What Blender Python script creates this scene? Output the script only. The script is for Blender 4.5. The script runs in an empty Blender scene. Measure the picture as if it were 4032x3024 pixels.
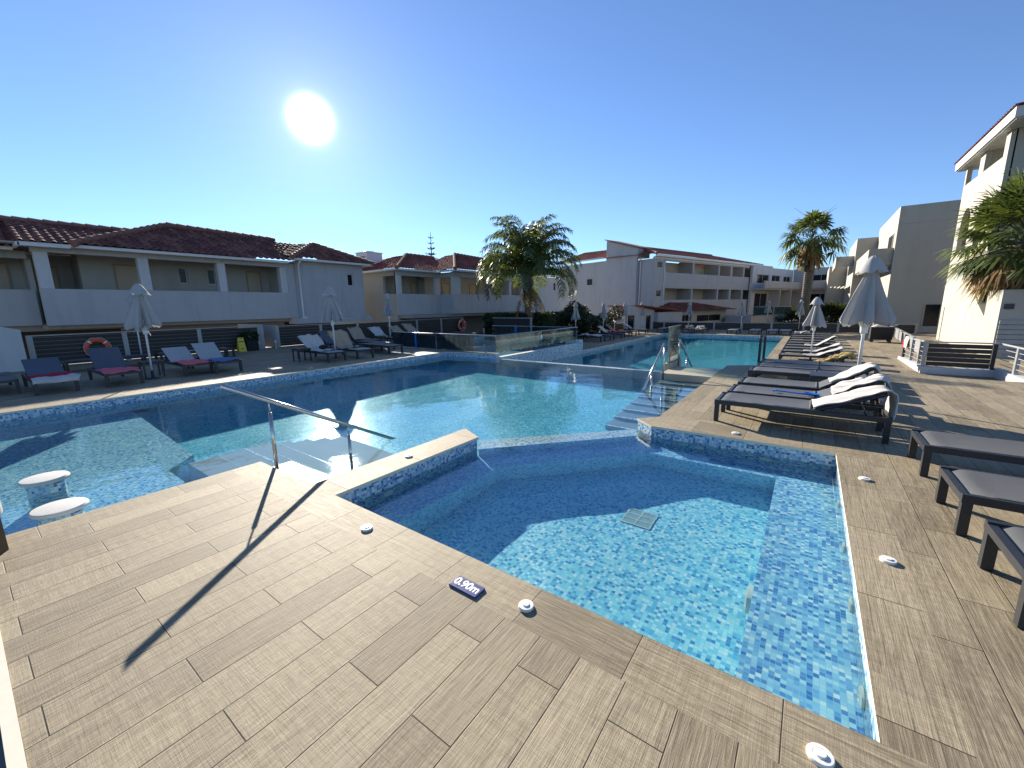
import bpy, math, random
from mathutils import Vector, Matrix
PI = math.pi
C = bpy.context.scene.collection
SC = bpy.context.scene
# ------------------------------------------------------------------ camera
EYE = 1.7813
cd = bpy.data.cameras.new('camera'); cam = bpy.data.objects.new('camera', cd); C.objects.link(cam); SC.camera = cam
rt, up, fw = Vector((.58529, -.81068, -.01493)), Vector((.16036, .09768, .98221)), Vector((.79481, .57728, -.18717))
cam.matrix_world = Matrix(((rt.x, up.x, -fw.x, 0), (rt.y, up.y, -fw.y, 0), (rt.z, up.z, -fw.z, EYE), (0, 0, 0, 1)))
cd.sensor_width = 36; cd.lens = 14.364; cd.clip_start = .05; cd.clip_end = 2000
# ------------------------------------------------------------------ sun, sky, exposure
EL, AZ = math.radians(20.7), math.radians(59.6)
SUN = Vector((math.cos(EL) * math.cos(AZ), math.cos(EL) * math.sin(AZ), math.sin(EL)))
ld = bpy.data.lights.new('sun', 'SUN'); ld.energy = 4.6; ld.angle = math.radians(.5); ld.color = (1, .92, .79)
ld.cycles.is_caustics_light = True
lo = bpy.data.objects.new('sun', ld); C.objects.link(lo); lo.rotation_euler = SUN.to_track_quat('Z', 'Y').to_euler(); lo.location = (0, 0, 40)
W = bpy.data.worlds.new('World'); SC.world = W; W.use_nodes = True
wt = W.node_tree; bg = wt.nodes['Background']
sky = wt.nodes.new('ShaderNodeTexSky'); sky.sky_type = 'NISHITA'; sky.sun_disc = False
sky.sun_elevation = EL; sky.sun_rotation = PI / 2 - AZ; sky.air_density = 1.0; sky.dust_density = .02; sky.ozone_density = 3.0
tc = wt.nodes.new('ShaderNodeTexCoord')
def wn(t, **k):
    n = wt.nodes.new(t)
    for a, b in k.items(): setattr(n, a, b)
    return n
hs = wn('ShaderNodeHueSaturation'); hs.inputs['Saturation'].default_value = .88
wt.links.new(sky.outputs[0], hs.inputs['Color'])
tint = wn('ShaderNodeMix', data_type='RGBA', blend_type='MULTIPLY'); tint.inputs[0].default_value = 1
tint.inputs[7].default_value = (.52, .67, .90, 1); wt.links.new(hs.outputs[0], tint.inputs[6])
dp = wn('ShaderNodeVectorMath', operation='DOT_PRODUCT'); wt.links.new(tc.outputs['Generated'], dp.inputs[0]); dp.inputs[1].default_value = SUN
mx = wn('ShaderNodeMath', operation='MAXIMUM'); wt.links.new(dp.outputs['Value'], mx.inputs[0]); mx.inputs[1].default_value = 0
acc = None
for pw, k in ((6000, 260.0), (1800, 2.5), (420, .6), (90, .55), (20, .38)):            # the sun's aureole in the air
    p = wn('ShaderNodeMath', operation='POWER'); wt.links.new(mx.outputs[0], p.inputs[0]); p.inputs[1].default_value = pw
    m = wn('ShaderNodeMath', operation='MULTIPLY'); wt.links.new(p.outputs[0], m.inputs[0]); m.inputs[1].default_value = k
    if acc is None: acc = m
    else:
        a = wn('ShaderNodeMath', operation='ADD'); wt.links.new(acc.outputs[0], a.inputs[0]); wt.links.new(m.outputs[0], a.inputs[1]); acc = a
glow = wn('ShaderNodeMix', data_type='RGBA', blend_type='MULTIPLY'); glow.inputs[0].default_value = 1; glow.inputs[7].default_value = (1, .97, .88, 1)
wt.links.new(acc.outputs[0], glow.inputs[6])
sm = wn('ShaderNodeMix', data_type='RGBA', blend_type='ADD'); sm.inputs[0].default_value = 1
wt.links.new(tint.outputs[2], sm.inputs[6]); wt.links.new(glow.outputs[2], sm.inputs[7])
wt.links.new(sm.outputs[2], bg.inputs[0]); bg.inputs[1].default_value = .082
SC.view_settings.view_transform = 'Standard'; SC.view_settings.look = 'None'; SC.view_settings.gamma = 1; SC.view_settings.exposure = 1.32
cy = SC.cycles
cy.use_denoising = True; cy.max_bounces = 10; cy.diffuse_bounces = 4; cy.glossy_bounces = 4; cy.transmission_bounces = 8; cy.transparent_max_bounces = 16
cy.caustics_reflective = False; cy.caustics_refractive = True; cy.sample_clamp_indirect = 6
# ------------------------------------------------------------------ material helpers
class NT:
    def __init__(s, name):
        s.m = bpy.data.materials.new(name); s.m.use_nodes = True; s.t = s.m.node_tree; s.b = s.t.nodes['Principled BSDF']
        s.out = s.t.nodes['Material Output']
    def n(s, t, **k):
        x = s.t.nodes.new(t)
        for a, b in k.items(): setattr(x, a, b)
        return x
    def put(s, v, sock):
        if hasattr(v, 'is_output'): s.t.links.new(v, sock)
        elif isinstance(v, (tuple, list)): sock.default_value = tuple(v) + ((1,) if len(v) == 3 and len(sock.default_value) == 4 else ())
        else: sock.default_value = v
    def M(s, op, a, b=None, c=None):
        x = s.n('ShaderNodeMath', operation=op); s.put(a, x.inputs[0])
        if b is not None: s.put(b, x.inputs[1])
        if c is not None: s.put(c, x.inputs[2])
        return x.outputs[0]
    def xyz(s, v):
        x = s.n('ShaderNodeSeparateXYZ'); s.put(v, x.inputs[0]); return x.outputs
    def vec(s, a, b, c=0.0):
        x = s.n('ShaderNodeCombineXYZ'); s.put(a, x.inputs[0]); s.put(b, x.inputs[1]); s.put(c, x.inputs[2]); return x.outputs[0]
    def uv(s): return s.n('ShaderNodeUVMap').outputs[0]
    def obj(s): return s.n('ShaderNodeTexCoord').outputs['Object']
    def pos(s): return s.n('ShaderNodeNewGeometry').outputs['Position']
    def noise(s, v, scale, detail=2.0, rough=.5, dist=0.0):
        x = s.n('ShaderNodeTexNoise'); s.put(v, x.inputs['Vector']); x.inputs['Scale'].default_value = scale; x.inputs['Detail'].default_value = detail
        x.inputs['Roughness'].default_value = rough; x.inputs['Distortion'].default_value = dist; return x.outputs['Fac']
    def white(s, v):
        x = s.n('ShaderNodeTexWhiteNoise', noise_dimensions='3D'); s.put(v, x.inputs['Vector']); return x.outputs['Value']
    def ramp(s, f, stops, const=False):
        x = s.n('ShaderNodeValToRGB'); s.put(f, x.inputs[0]); r = x.color_ramp
        if const: r.interpolation = 'CONSTANT'
        while len(r.elements) < len(stops): r.elements.new(.5)
        for e, (p, c) in zip(r.elements, stops): e.position = p; e.color = (*c, 1)
        return x.outputs[0]
    def mix(s, f, a, b, mode='MIX'):
        x = s.n('ShaderNodeMix', data_type='RGBA', blend_type=mode); s.put(f, x.inputs[0]); s.put(a, x.inputs[6]); s.put(b, x.inputs[7]); return x.outputs[2]
    def rng(s, v, a, b, c, d):
        x = s.n('ShaderNodeMapRange'); s.put(v, x.inputs[0])
        for i, q in enumerate((a, b, c, d)): x.inputs[i + 1].default_value = q
        return x.outputs[0]
    def bump(s, h, strength=.3, dist=.01):
        x = s.n('ShaderNodeBump'); x.inputs['Strength'].default_value = strength; x.inputs['Distance'].default_value = dist
        s.put(h, x.inputs['Height']); s.t.links.new(x.outputs[0], s.b.inputs['Normal']); return x.outputs[0]
    def fin(s, col=None, rough=None, metal=0, spec=None):
        if col is not None: s.put(col, s.b.inputs['Base Color'])
        if rough is not None: s.put(rough, s.b.inputs['Roughness'])
        s.b.inputs['Metallic'].default_value = metal
        if spec is not None: s.b.inputs['Specular IOR Level'].default_value = spec
        return s.m
def simple(name, col, rough=.5, metal=0, var=.08, scale=6, bump=0.0, bscale=60, spec=None):
    k = NT(name); o = k.obj(); f = k.noise(o, scale, 4, .6)
    c = k.mix(f, tuple(x * (1 - var * 2) for x in col), tuple(min(1, x * (1 + var * 2)) for x in col))
    if bump: k.bump(k.noise(o, bscale, 3, .6), bump, .01)
    return k.fin(c, rough, metal, spec)
def plank_mat(name, vx, w, l, shift=(0, 0), cols=((.17, .136, .086), (.40, .33, .218)), along='X', jw=.0032, strip=0):
    k = NT(name); p = k.xyz(k.pos())
    a, b = (p[0], p[1]) if along == 'X' else (p[1], p[0])
    a = k.M('SUBTRACT', a, shift[0]); b = k.M('SUBTRACT', b, shift[1])
    q = k.M('DIVIDE', b, w); r = k.M('FLOOR', q); fv = k.M('SUBTRACT', q, r)
    off = k.M('MULTIPLY', k.M('FLOORED_MODULO', r, 2), .5) if not strip else 0.0
    s_ = k.M('ADD', k.M('DIVIDE', a, l), off); c_ = k.M('FLOOR', s_); fu = k.M('SUBTRACT', s_, c_)
    du = k.M('MULTIPLY', k.M('MINIMUM', fu, k.M('SUBTRACT', 1, fu)), l); dv = k.M('MULTIPLY', k.M('MINIMUM', fv, k.M('SUBTRACT', 1, fv)), w)
    d = du if strip else k.M('MINIMUM', du, dv)
    gr = k.rng(d, jw * .45, jw * 1.15, 1, 0)
    idv = k.vec(r if not strip else 0.0, c_, 3.7); h1 = k.white(idv); h2 = k.white(k.vec(c_, r if not strip else 1.0, 9.1))
    gv = k.vec(k.M('ADD', k.M('MULTIPLY', a, 1.3), k.M('MULTIPLY', h1, 91)), k.M('ADD', k.M('MULTIPLY', b, 22), k.M('MULTIPLY', h2, 57)), h1)
    g1 = k.noise(gv, 1.6, 6, .68, 1.4)
    fv2 = k.vec(k.M('MULTIPLY', a, 5), k.M('ADD', k.M('MULTIPLY', b, 130), k.M('MULTIPLY', h2, 40)), h2)
    g2 = k.noise(fv2, 1.5, 3, .6, .4)
    cr = k.vec(k.M('ADD', k.M('MULTIPLY', a, 120), k.M('MULTIPLY', h2, 33)), k.M('MULTIPLY', b, 7), h1)
    g3 = k.noise(cr, 1.2, 3, .6, .5)
    # cathedral figure: rings of a sawn log, only on some boards
    wv = k.n('ShaderNodeTexWave', wave_type='RINGS', rings_direction='X'); k.put(k.vec(k.M('MULTIPLY', k.M('SUBTRACT', fv, .5), .55), k.M('ADD', k.M('MULTIPLY', a, .16), k.M('MULTIPLY', h1, 5)), k.M('MULTIPLY', k.M('SUBTRACT', fu, .5), .35)), wv.inputs['Vector'])
    wv.inputs['Scale'].default_value = 26; wv.inputs['Distortion'].default_value = 5; wv.inputs['Detail'].default_value = 3; wv.inputs['Detail Scale'].default_value = 1.6
    ring = wv.outputs['Fac']
    fig = k.M('MULTIPLY', k.rng(h2, .35, .6, 0, 1), k.rng(g1, .35, .6, 0, 1))
    f = k.M('ADD', k.M('MULTIPLY', g1, .68), k.M('MULTIPLY', g2, .50)); f = k.M('SUBTRACT', f, .09)
    f = k.M('ADD', f, k.M('MULTIPLY', k.M('SUBTRACT', g3, .5), k.rng(h1, .3, .7, .05, .4)))
    f = k.M('ADD', f, k.M('MULTIPLY', k.M('MULTIPLY', k.M('SUBTRACT', ring, .5), fig), .09))
    f = k.M('ADD', f, k.M('MULTIPLY', k.M('SUBTRACT', h1, .5), .15))
    if strip:
        fl = k.M('MODULO', k.M('ADD', fv, .02), .25); f = k.M('SUBTRACT', f, k.rng(k.M('ABSOLUTE', k.M('SUBTRACT', fl, .02)), .0, .012, .22, 0))
    wear = k.noise(k.pos(), .9, 4, .6)
    f = k.M('ADD', f, k.M('MULTIPLY', k.M('SUBTRACT', wear, .5), .22))
    col = k.ramp(f, ((.34, cols[0]), (.52, tuple(x * .45 + y * .55 for x, y in zip(*cols))), (.68, cols[1])))
    col = k.mix(k.M('MULTIPLY', k.rng(k.noise(k.pos(), 2.3, 5, .65), .55, .8, 0, 1), .35), col, (.20, .17, .15))
    st2 = k.noise(k.pos(), .55, 6, .7, .8); col = k.mix(k.M('MULTIPLY', k.rng(st2, .52, .66, 0, 1), .28), col, k.mix(1.0, col, (.52, .50, .48), 'MULTIPLY')); col = k.mix(gr, col, (.06, .045, .03))
    hgt = k.M('SUBTRACT', k.M('ADD', k.M('MULTIPLY', g2, .5), k.M('ADD', k.M('MULTIPLY', g3, .35), k.M('MULTIPLY', g1, .35))), k.M('MULTIPLY', gr, 1.5))
    k.bump(hgt, .6, .006)
    return k.fin(col, k.rng(g1, .3, .7, .60, .76), 0, .25)
def mosaic_mat(name, stops, size=.03, grout=(.55, .62, .66), rough=.12):
    k = NT(name); p = k.xyz(k.uv())
    u = k.M('DIVIDE', p[0], size); v = k.M('DIVIDE', p[1], size); cu = k.M('FLOOR', u); cv = k.M('FLOOR', v)
    fu = k.M('SUBTRACT', u, cu); fv = k.M('SUBTRACT', v, cv)
    d = k.M('MINIMUM', k.M('MINIMUM', fu, k.M('SUBTRACT', 1, fu)), k.M('MINIMUM', fv, k.M('SUBTRACT', 1, fv)))
    g = k.rng(d, .035, .075, 1, 0); h = k.white(k.vec(cu, cv, 1.3)); h2 = k.white(k.vec(cv, cu, 5.3))
    # tiles come in sheets, a little clumped
    hh = k.M('ADD', k.M('MULTIPLY', h, .86), k.M('MULTIPLY', k.noise(k.vec(cu, cv, 0), .35, 2), .14))
    c = k.ramp(hh, stops, True)
    c = k.mix(.28, c, k.mix(h2, k.mix(1, c, (.55, .55, .6), 'MULTIPLY'), k.mix(.4, c, (.9, .95, 1)), 'MIX'))
    c = k.mix(k.M('MULTIPLY', g, .8), c, grout)
    k.bump(k.M('SUBTRACT', 1, g), .25, .002)
    return k.fin(c, rough, 0, .5)
def stucco_mat(name, col, stain=.25, bump=.25):
    k = NT(name); o = k.obj(); p = k.xyz(o)
    st = k.noise(k.vec(k.M('MULTIPLY', p[0], 1.6), k.M('MULTIPLY', p[1], 1.6), k.M('MULTIPLY', p[2], .22)), 1.5, 5, .62, .6)
    bl = k.noise(o, .7, 5, .6)
    f = k.M('ADD', k.M('MULTIPLY', st, .6), k.M('MULTIPLY', bl, .4))
    c = k.ramp(f, ((.33, tuple(x * (1 - stain) for x in col)), (.5, col), (.7, tuple(min(.9, x * 1.05) for x in col))))
    k.bump(k.M('ADD', k.noise(o, 90, 3, .6), k.M('MULTIPLY', k.noise(o, 3, 3), 1.5)), bump, .006)
    return k.fin(c, .85, 0, .25)
def roof_mat(name, per, course, cols):
    k = NT(name); p = k.xyz(k.uv()); a = k.M('FLOOR', k.M('DIVIDE', p[0], per)); b = k.M('FLOOR', k.M('DIVIDE', p[1], course))
    h = k.white(k.vec(a, b, 2.0)); n = k.noise(k.obj(), 1.2, 5, .65); n2 = k.noise(k.obj(), 22, 3, .6)
    f = k.M('ADD', k.M('ADD', k.M('MULTIPLY', h, .5), k.M('MULTIPLY', n, .35)), k.M('MULTIPLY', n2, .2))
    c = k.ramp(f, ((.2, cols[0]), (.5, cols[1]), (.85, cols[2])))
    k.bump(n2, .3, .01); return k.fin(c, .8, 0, .3)
def leaf_mat(name, a, b, trans=.35, rough=.45):
    k = NT(name); h = k.n('ShaderNodeNewGeometry').outputs['Random Per Island']; n = k.noise(k.obj(), 1.3, 3)
    f = k.M('ADD', k.M('MULTIPLY', h, .6), k.M('MULTIPLY', n, .4)); c = k.mix(f, a, b); k.fin(c, rough, 0, .4)
    tr = k.n('ShaderNodeBsdfTranslucent'); k.put(k.mix(.5, c, (.35, .42, .06)), tr.inputs[0])
    ms = k.n('ShaderNodeMixShader'); ms.inputs[0].default_value = trans
    k.t.links.new(k.b.outputs[0], ms.inputs[1]); k.t.links.new(tr.outputs[0], ms.inputs[2]); k.t.links.new(ms.outputs[0], k.out.inputs[0]); return k.m
def cloth_mat(name, col, trans=.25, weave=700, rough=.85, var=.06):
    k = NT(name); o = k.obj(); f = k.noise(o, 4, 4, .6); c = k.mix(f, tuple(x * (1 - 2 * var) for x in col), tuple(min(.95, x * (1 + var)) for x in col))
    k.bump(k.noise(o, weave / 4, 2, .6), .25, .003); k.fin(c, rough, 0, .25)
    tr = k.n('ShaderNodeBsdfTranslucent'); k.put(c, tr.inputs[0]); ms = k.n('ShaderNodeMixShader'); ms.inputs[0].default_value = trans
    k.t.links.new(k.b.outputs[0], ms.inputs[1]); k.t.links.new(tr.outputs[0], ms.inputs[2]); k.t.links.new(ms.outputs[0], k.out.inputs[0]); return k.m
def water_mat(name, tintc, bs=.05):
    k = NT(name); k.t.nodes.remove(k.b); p = k.pos()
    h = k.M('ADD', k.noise(p, 3.2, 3, .5, .5), k.M('MULTIPLY', k.noise(p, 14, 2, .5), .25))
    bp = k.n('ShaderNodeBump'); bp.inputs['Strength'].default_value = bs; bp.inputs['Distance'].default_value = .05; k.put(h, bp.inputs['Height'])
    g = k.n('ShaderNodeBsdfGlass'); g.inputs['IOR'].default_value = 1.33; g.inputs['Roughness'].default_value = 0; g.inputs[0].default_value = (*tintc, 1)
    k.t.links.new(bp.outputs[0], g.inputs['Normal']); k.t.links.new(g.outputs[0], k.out.inputs[0]); return k.m
def glass_mat(name, tintc=(.80, .93, .90), dirt=.10, streak=True):
    k = NT(name); k.t.nodes.remove(k.b)
    tr = k.n('ShaderNodeBsdfTransparent'); tr.inputs[0].default_value = (*tintc, 1); gl = k.n('ShaderNodeBsdfGlossy'); gl.inputs['Roughness'].default_value = .02
    fr = k.n('ShaderNodeFresnel'); fr.inputs[0].default_value = 1.5; ms = k.n('ShaderNodeMixShader')
    k.t.links.new(fr.outputs[0], ms.inputs[0]); k.t.links.new(tr.outputs[0], ms.inputs[1]); k.t.links.new(gl.outputs[0], ms.inputs[2])
    df = k.n('ShaderNodeBsdfTranslucent'); df.inputs[0].default_value = (.5, .66, .76, 1)
    p = k.xyz(k.obj()); st = k.noise(k.vec(k.M('MULTIPLY', p[0], 14), k.M('MULTIPLY', p[1], 14), k.M('MULTIPLY', p[2], 1.2)), 1, 4, .65)
    m2 = k.n('ShaderNodeMixShader'); k.put(k.M('MULTIPLY', k.rng(st, .38, .7, .25, 1), dirt), m2.inputs[0])
    k.t.links.new(ms.outputs[0], m2.inputs[1]); k.t.links.new(df.outputs[0], m2.inputs[2]); k.t.links.new(m2.outputs[0], k.out.inputs[0]); return k.m
# palette
WL = .24
M = {}
M['deck'] = plank_mat('deck_planks', 0, WL, .96, (.468, 5.11 - 40 * WL))
M['lower'] = plank_mat('terrace_planks', 0, WL, .96, (.3, .05), cols=((.17, .136, .086), (.39, .32, .21)))
M['copeY'] = plank_mat('coping_along_pool_side', 0, .33, .644, (-.07, 1.65), along='Y', strip=1)
M['copeX'] = plank_mat('coping_along_pool_end', 0, .30, .96, (.2, 0), along='X', strip=1)
M['mosaic'] = mosaic_mat('wall_mosaic', ((0, (.04, .11, .30)), (.20, (.14, .32, .52)), (.40, (.33, .54, .64)), (.64, (.52, .68, .70)), (.78, (.78, .78, .70))), grout=(.5, .55, .56))
M['floor'] = mosaic_mat('floor_mosaic', ((0, (.05, .32, .62)), (.17, (.14, .56, .78)), (.36, (.30, .76, .86)), (.62, (.50, .87, .90)), (.84, (.76, .94, .92))), grout=(.40, .62, .70))
M['shelf'] = mosaic_mat('shelf_mosaic', ((0, (.05, .24, .52)), (.2, (.20, .48, .64)), (.45, (.33, .62, .72)), (.7, (.50, .74, .76)), (.85, (.68, .84, .82))), grout=(.5, .66, .7))
M['bench'] = mosaic_mat('bench_mosaic', ((0, (.06, .26, .60)), (.24, (.17, .47, .76)), (.44, (.30, .64, .82)), (.68, (.50, .80, .88)), (.84, (.78, .92, .92))), grout=(.42, .58, .70))
M['deepfloor'] = mosaic_mat('deep_floor_mosaic', ((0, (.04, .36, .54)), (.25, (.10, .52, .67)), (.5, (.20, .65, .76)), (.8, (.36, .76, .82))), grout=(.22, .5, .56))
M['rim'] = mosaic_mat('rim_mosaic', ((0, (.16, .25, .42)), (.18, (.42, .52, .62)), (.36, (.66, .69, .70)), (.6, (.80, .80, .78))), grout=(.7, .7, .7))
M['steptile'] = simple('grey_step_tile', (.20, .225, .25), .5, var=.05, scale=3, bump=.1)
M['beige'] = simple('beige_coping_edge', (.70, .64, .50), .5, var=.05, scale=10)
M['plat'] = simple('beige_stone_tile', (.44, .37, .27), .6, var=.10, scale=5, bump=.15)
M['water'] = water_mat('pool_water', (.80, .955, .985))
M['waterfar'] = water_mat('far_pool_water', (.62, .93, .97), .06)
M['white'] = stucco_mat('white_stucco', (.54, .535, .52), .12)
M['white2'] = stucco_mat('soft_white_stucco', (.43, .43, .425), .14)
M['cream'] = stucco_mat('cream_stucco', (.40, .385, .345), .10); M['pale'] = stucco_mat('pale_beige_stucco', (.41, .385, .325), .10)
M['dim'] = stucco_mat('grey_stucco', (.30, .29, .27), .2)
M['shadewall'] = simple('recess_shade_wall', (.05, .048, .045), .9)  # near-black colour puts the shade of open recesses into the wall
M['gutter'] = simple('painted_gutter', (.66, .66, .64), .45, var=.04)
M['roof'] = roof_mat('terracotta_tiles', .26, .36, ((.085, .030, .025), (.17, .060, .045), (.29, .115, .075)))
M['roof2'] = roof_mat('red_terracotta_tiles', .30, .40, ((.17, .045, .03), (.28, .075, .05), (.36, .12, .08)))
M['ridge'] = simple('ridge_tiles', (.24, .105, .07), .8, var=.2, scale=5)
M['door'] = simple('beige_door', (.42, .34, .24), .5, var=.05)
M['doorframe'] = simple('door_frame', (.30, .22, .14), .5)
M['winglass'] = NT('dark_window_glass').fin((.012, .014, .018), .08, 0, .22)
M['winframe'] = simple('window_frame', (.55, .52, .46), .5)
M['curtain'] = cloth_mat('curtain_cloth', (.6, .6, .57))
M['slat'] = simple('dark_composite_slat', (.022, .019, .018), .55, var=.2, scale=3)
M['slatlight'] = simple('slat_light_strip', (.15, .13, .11), .5)  # pale tan strips stand in for light catching the slat edges
M['alu'] = simple('grey_aluminium_post', (.34, .34, .34), .4, .3, var=.08)
M['steel'] = NT('brushed_steel'); _k = M['steel']; M['steel'] = _k.fin(_k.mix(_k.noise(_k.obj(), 9, 4), (.48, .45, .40), (.66, .63, .58)), .22, 1)
M['darkmetal'] = simple('anthracite_metal', (.022, .024, .028), .42, 0, var=.15, scale=4, spec=.5)
M['sling'] = cloth_mat('grey_sling_mesh', (.125, .125, .122), .06, 1800, .5)
M['slinglight'] = cloth_mat('pale_grey_sling_mesh', (.42, .44, .44), .15, 1800, .6)
M['slingblue'] = cloth_mat('blue_grey_sling_mesh', (.105, .125, .16), .15, 1800, .6)
M['canopy'] = cloth_mat('grey_white_canvas', (.45, .44, .425), .16, 900)
M['pole'] = simple('white_painted_pole', (.80, .79, .76), .35, var=.04)
M['towel'] = cloth_mat('white_terry_towel', (.62, .585, .54), .15, 500, .95)
M['tan'] = cloth_mat('tan_terry_towel', (.42, .35, .26), .15, 500, .95)
M['pink'] = cloth_mat('pink_towel', (.78, .17, .21), .15, 500, .95)
M['crimson'] = cloth_mat('crimson_towel', (.50, .02, .04), .1, 500, .95)
M['bluetowel'] = cloth_mat('blue_towel', (.14, .22, .42), .15, 500, .95)
M['yellow'] = cloth_mat('yellow_canvas', (.66, .50, .20), .15, 500, .9)
M['black'] = simple('black_fabric', (.012, .012, .013), .8)
M['orange'] = simple('orange_ring_plastic', (.75, .09, .03), .45, var=.06)
M['whiteplastic'] = simple('white_plastic', (.78, .76, .68), .4, var=.04)
M['yplastic'] = simple('yellow_plastic', (.72, .52, .05), .45)
M['bplastic'] = simple('blue_plastic', (.01, .17, .62), .35)
M['bluepost'] = simple('blue_paint', (.02, .18, .60), .45)
M['navy'] = simple('navy_enamel_plate', (.055, .06, .17), .3, var=.15, scale=25)
M['paint'] = simple('white_paint', (.85, .85, .85), .5, var=.02)
M['glass'] = glass_mat('pool_fence_glass', (.86, .94, .95), .03); M['glass2'] = glass_mat('clean_glass', (.78, .92, .89), .04)
M['balcglass'] = glass_mat('green_balcony_glass', (.62, .86, .78), .10)
M['trunk'] = simple('palm_trunk_bark', (.125, .105, .08), .9, var=.3, scale=7, bump=.8, bscale=25)
M['bark'] = simple('brown_bark', (.10, .075, .055), .9, var=.3, bump=.6, bscale=30)
M['feather'] = leaf_mat('feather_palm_leaf', (.030, .052, .016), (.095, .125, .035), .28)
M['fan'] = leaf_mat('fan_palm_leaf', (.030, .052, .015), (.10, .135, .038), .28)
M['dead'] = leaf_mat('dry_palm_leaf', (.16, .085, .035), (.36, .22, .10), .2, .8)
M['pine'] = leaf_mat('pine_needles', (.035, .06, .045), (.07, .10, .07), .15)
M['bush'] = leaf_mat('dark_shrub_leaf', (.010, .018, .008), (.028, .042, .016), .12)
M['hedge'] = leaf_mat('hedge_leaf', (.014, .024, .010), (.045, .065, .025), .15)
M['redleaf'] = leaf_mat('red_brown_leaf', (.03, .012, .014), (.07, .022, .025), .1)
M['soil'] = simple('dry_ground', (.22, .18, .13), .95, var=.15, scale=.6)
M['concrete'] = simple('grey_concrete', (.23, .225, .205), .9, var=.12, scale=3, bump=.2)
M['brownwood'] = simple('dark_stained_wood', (.09, .055, .03), .5, var=.3, scale=8)
M['stone'] = simple('white_stone_top', (.52, .51, .47), .6, var=.06, scale=12, bump=.15)
M['louver'] = simple('grey_louver', (.33, .33, .31), .5)
M['bench_lamp'] = simple('cream_lamp', (.6, .55, .45), .5)
M['paper'] = simple('printed_paper', (.74, .75, .78), .8, var=.04, scale=40)
M['textgrey'] = simple('grey_print', (.42, .43, .46), .8)
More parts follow.
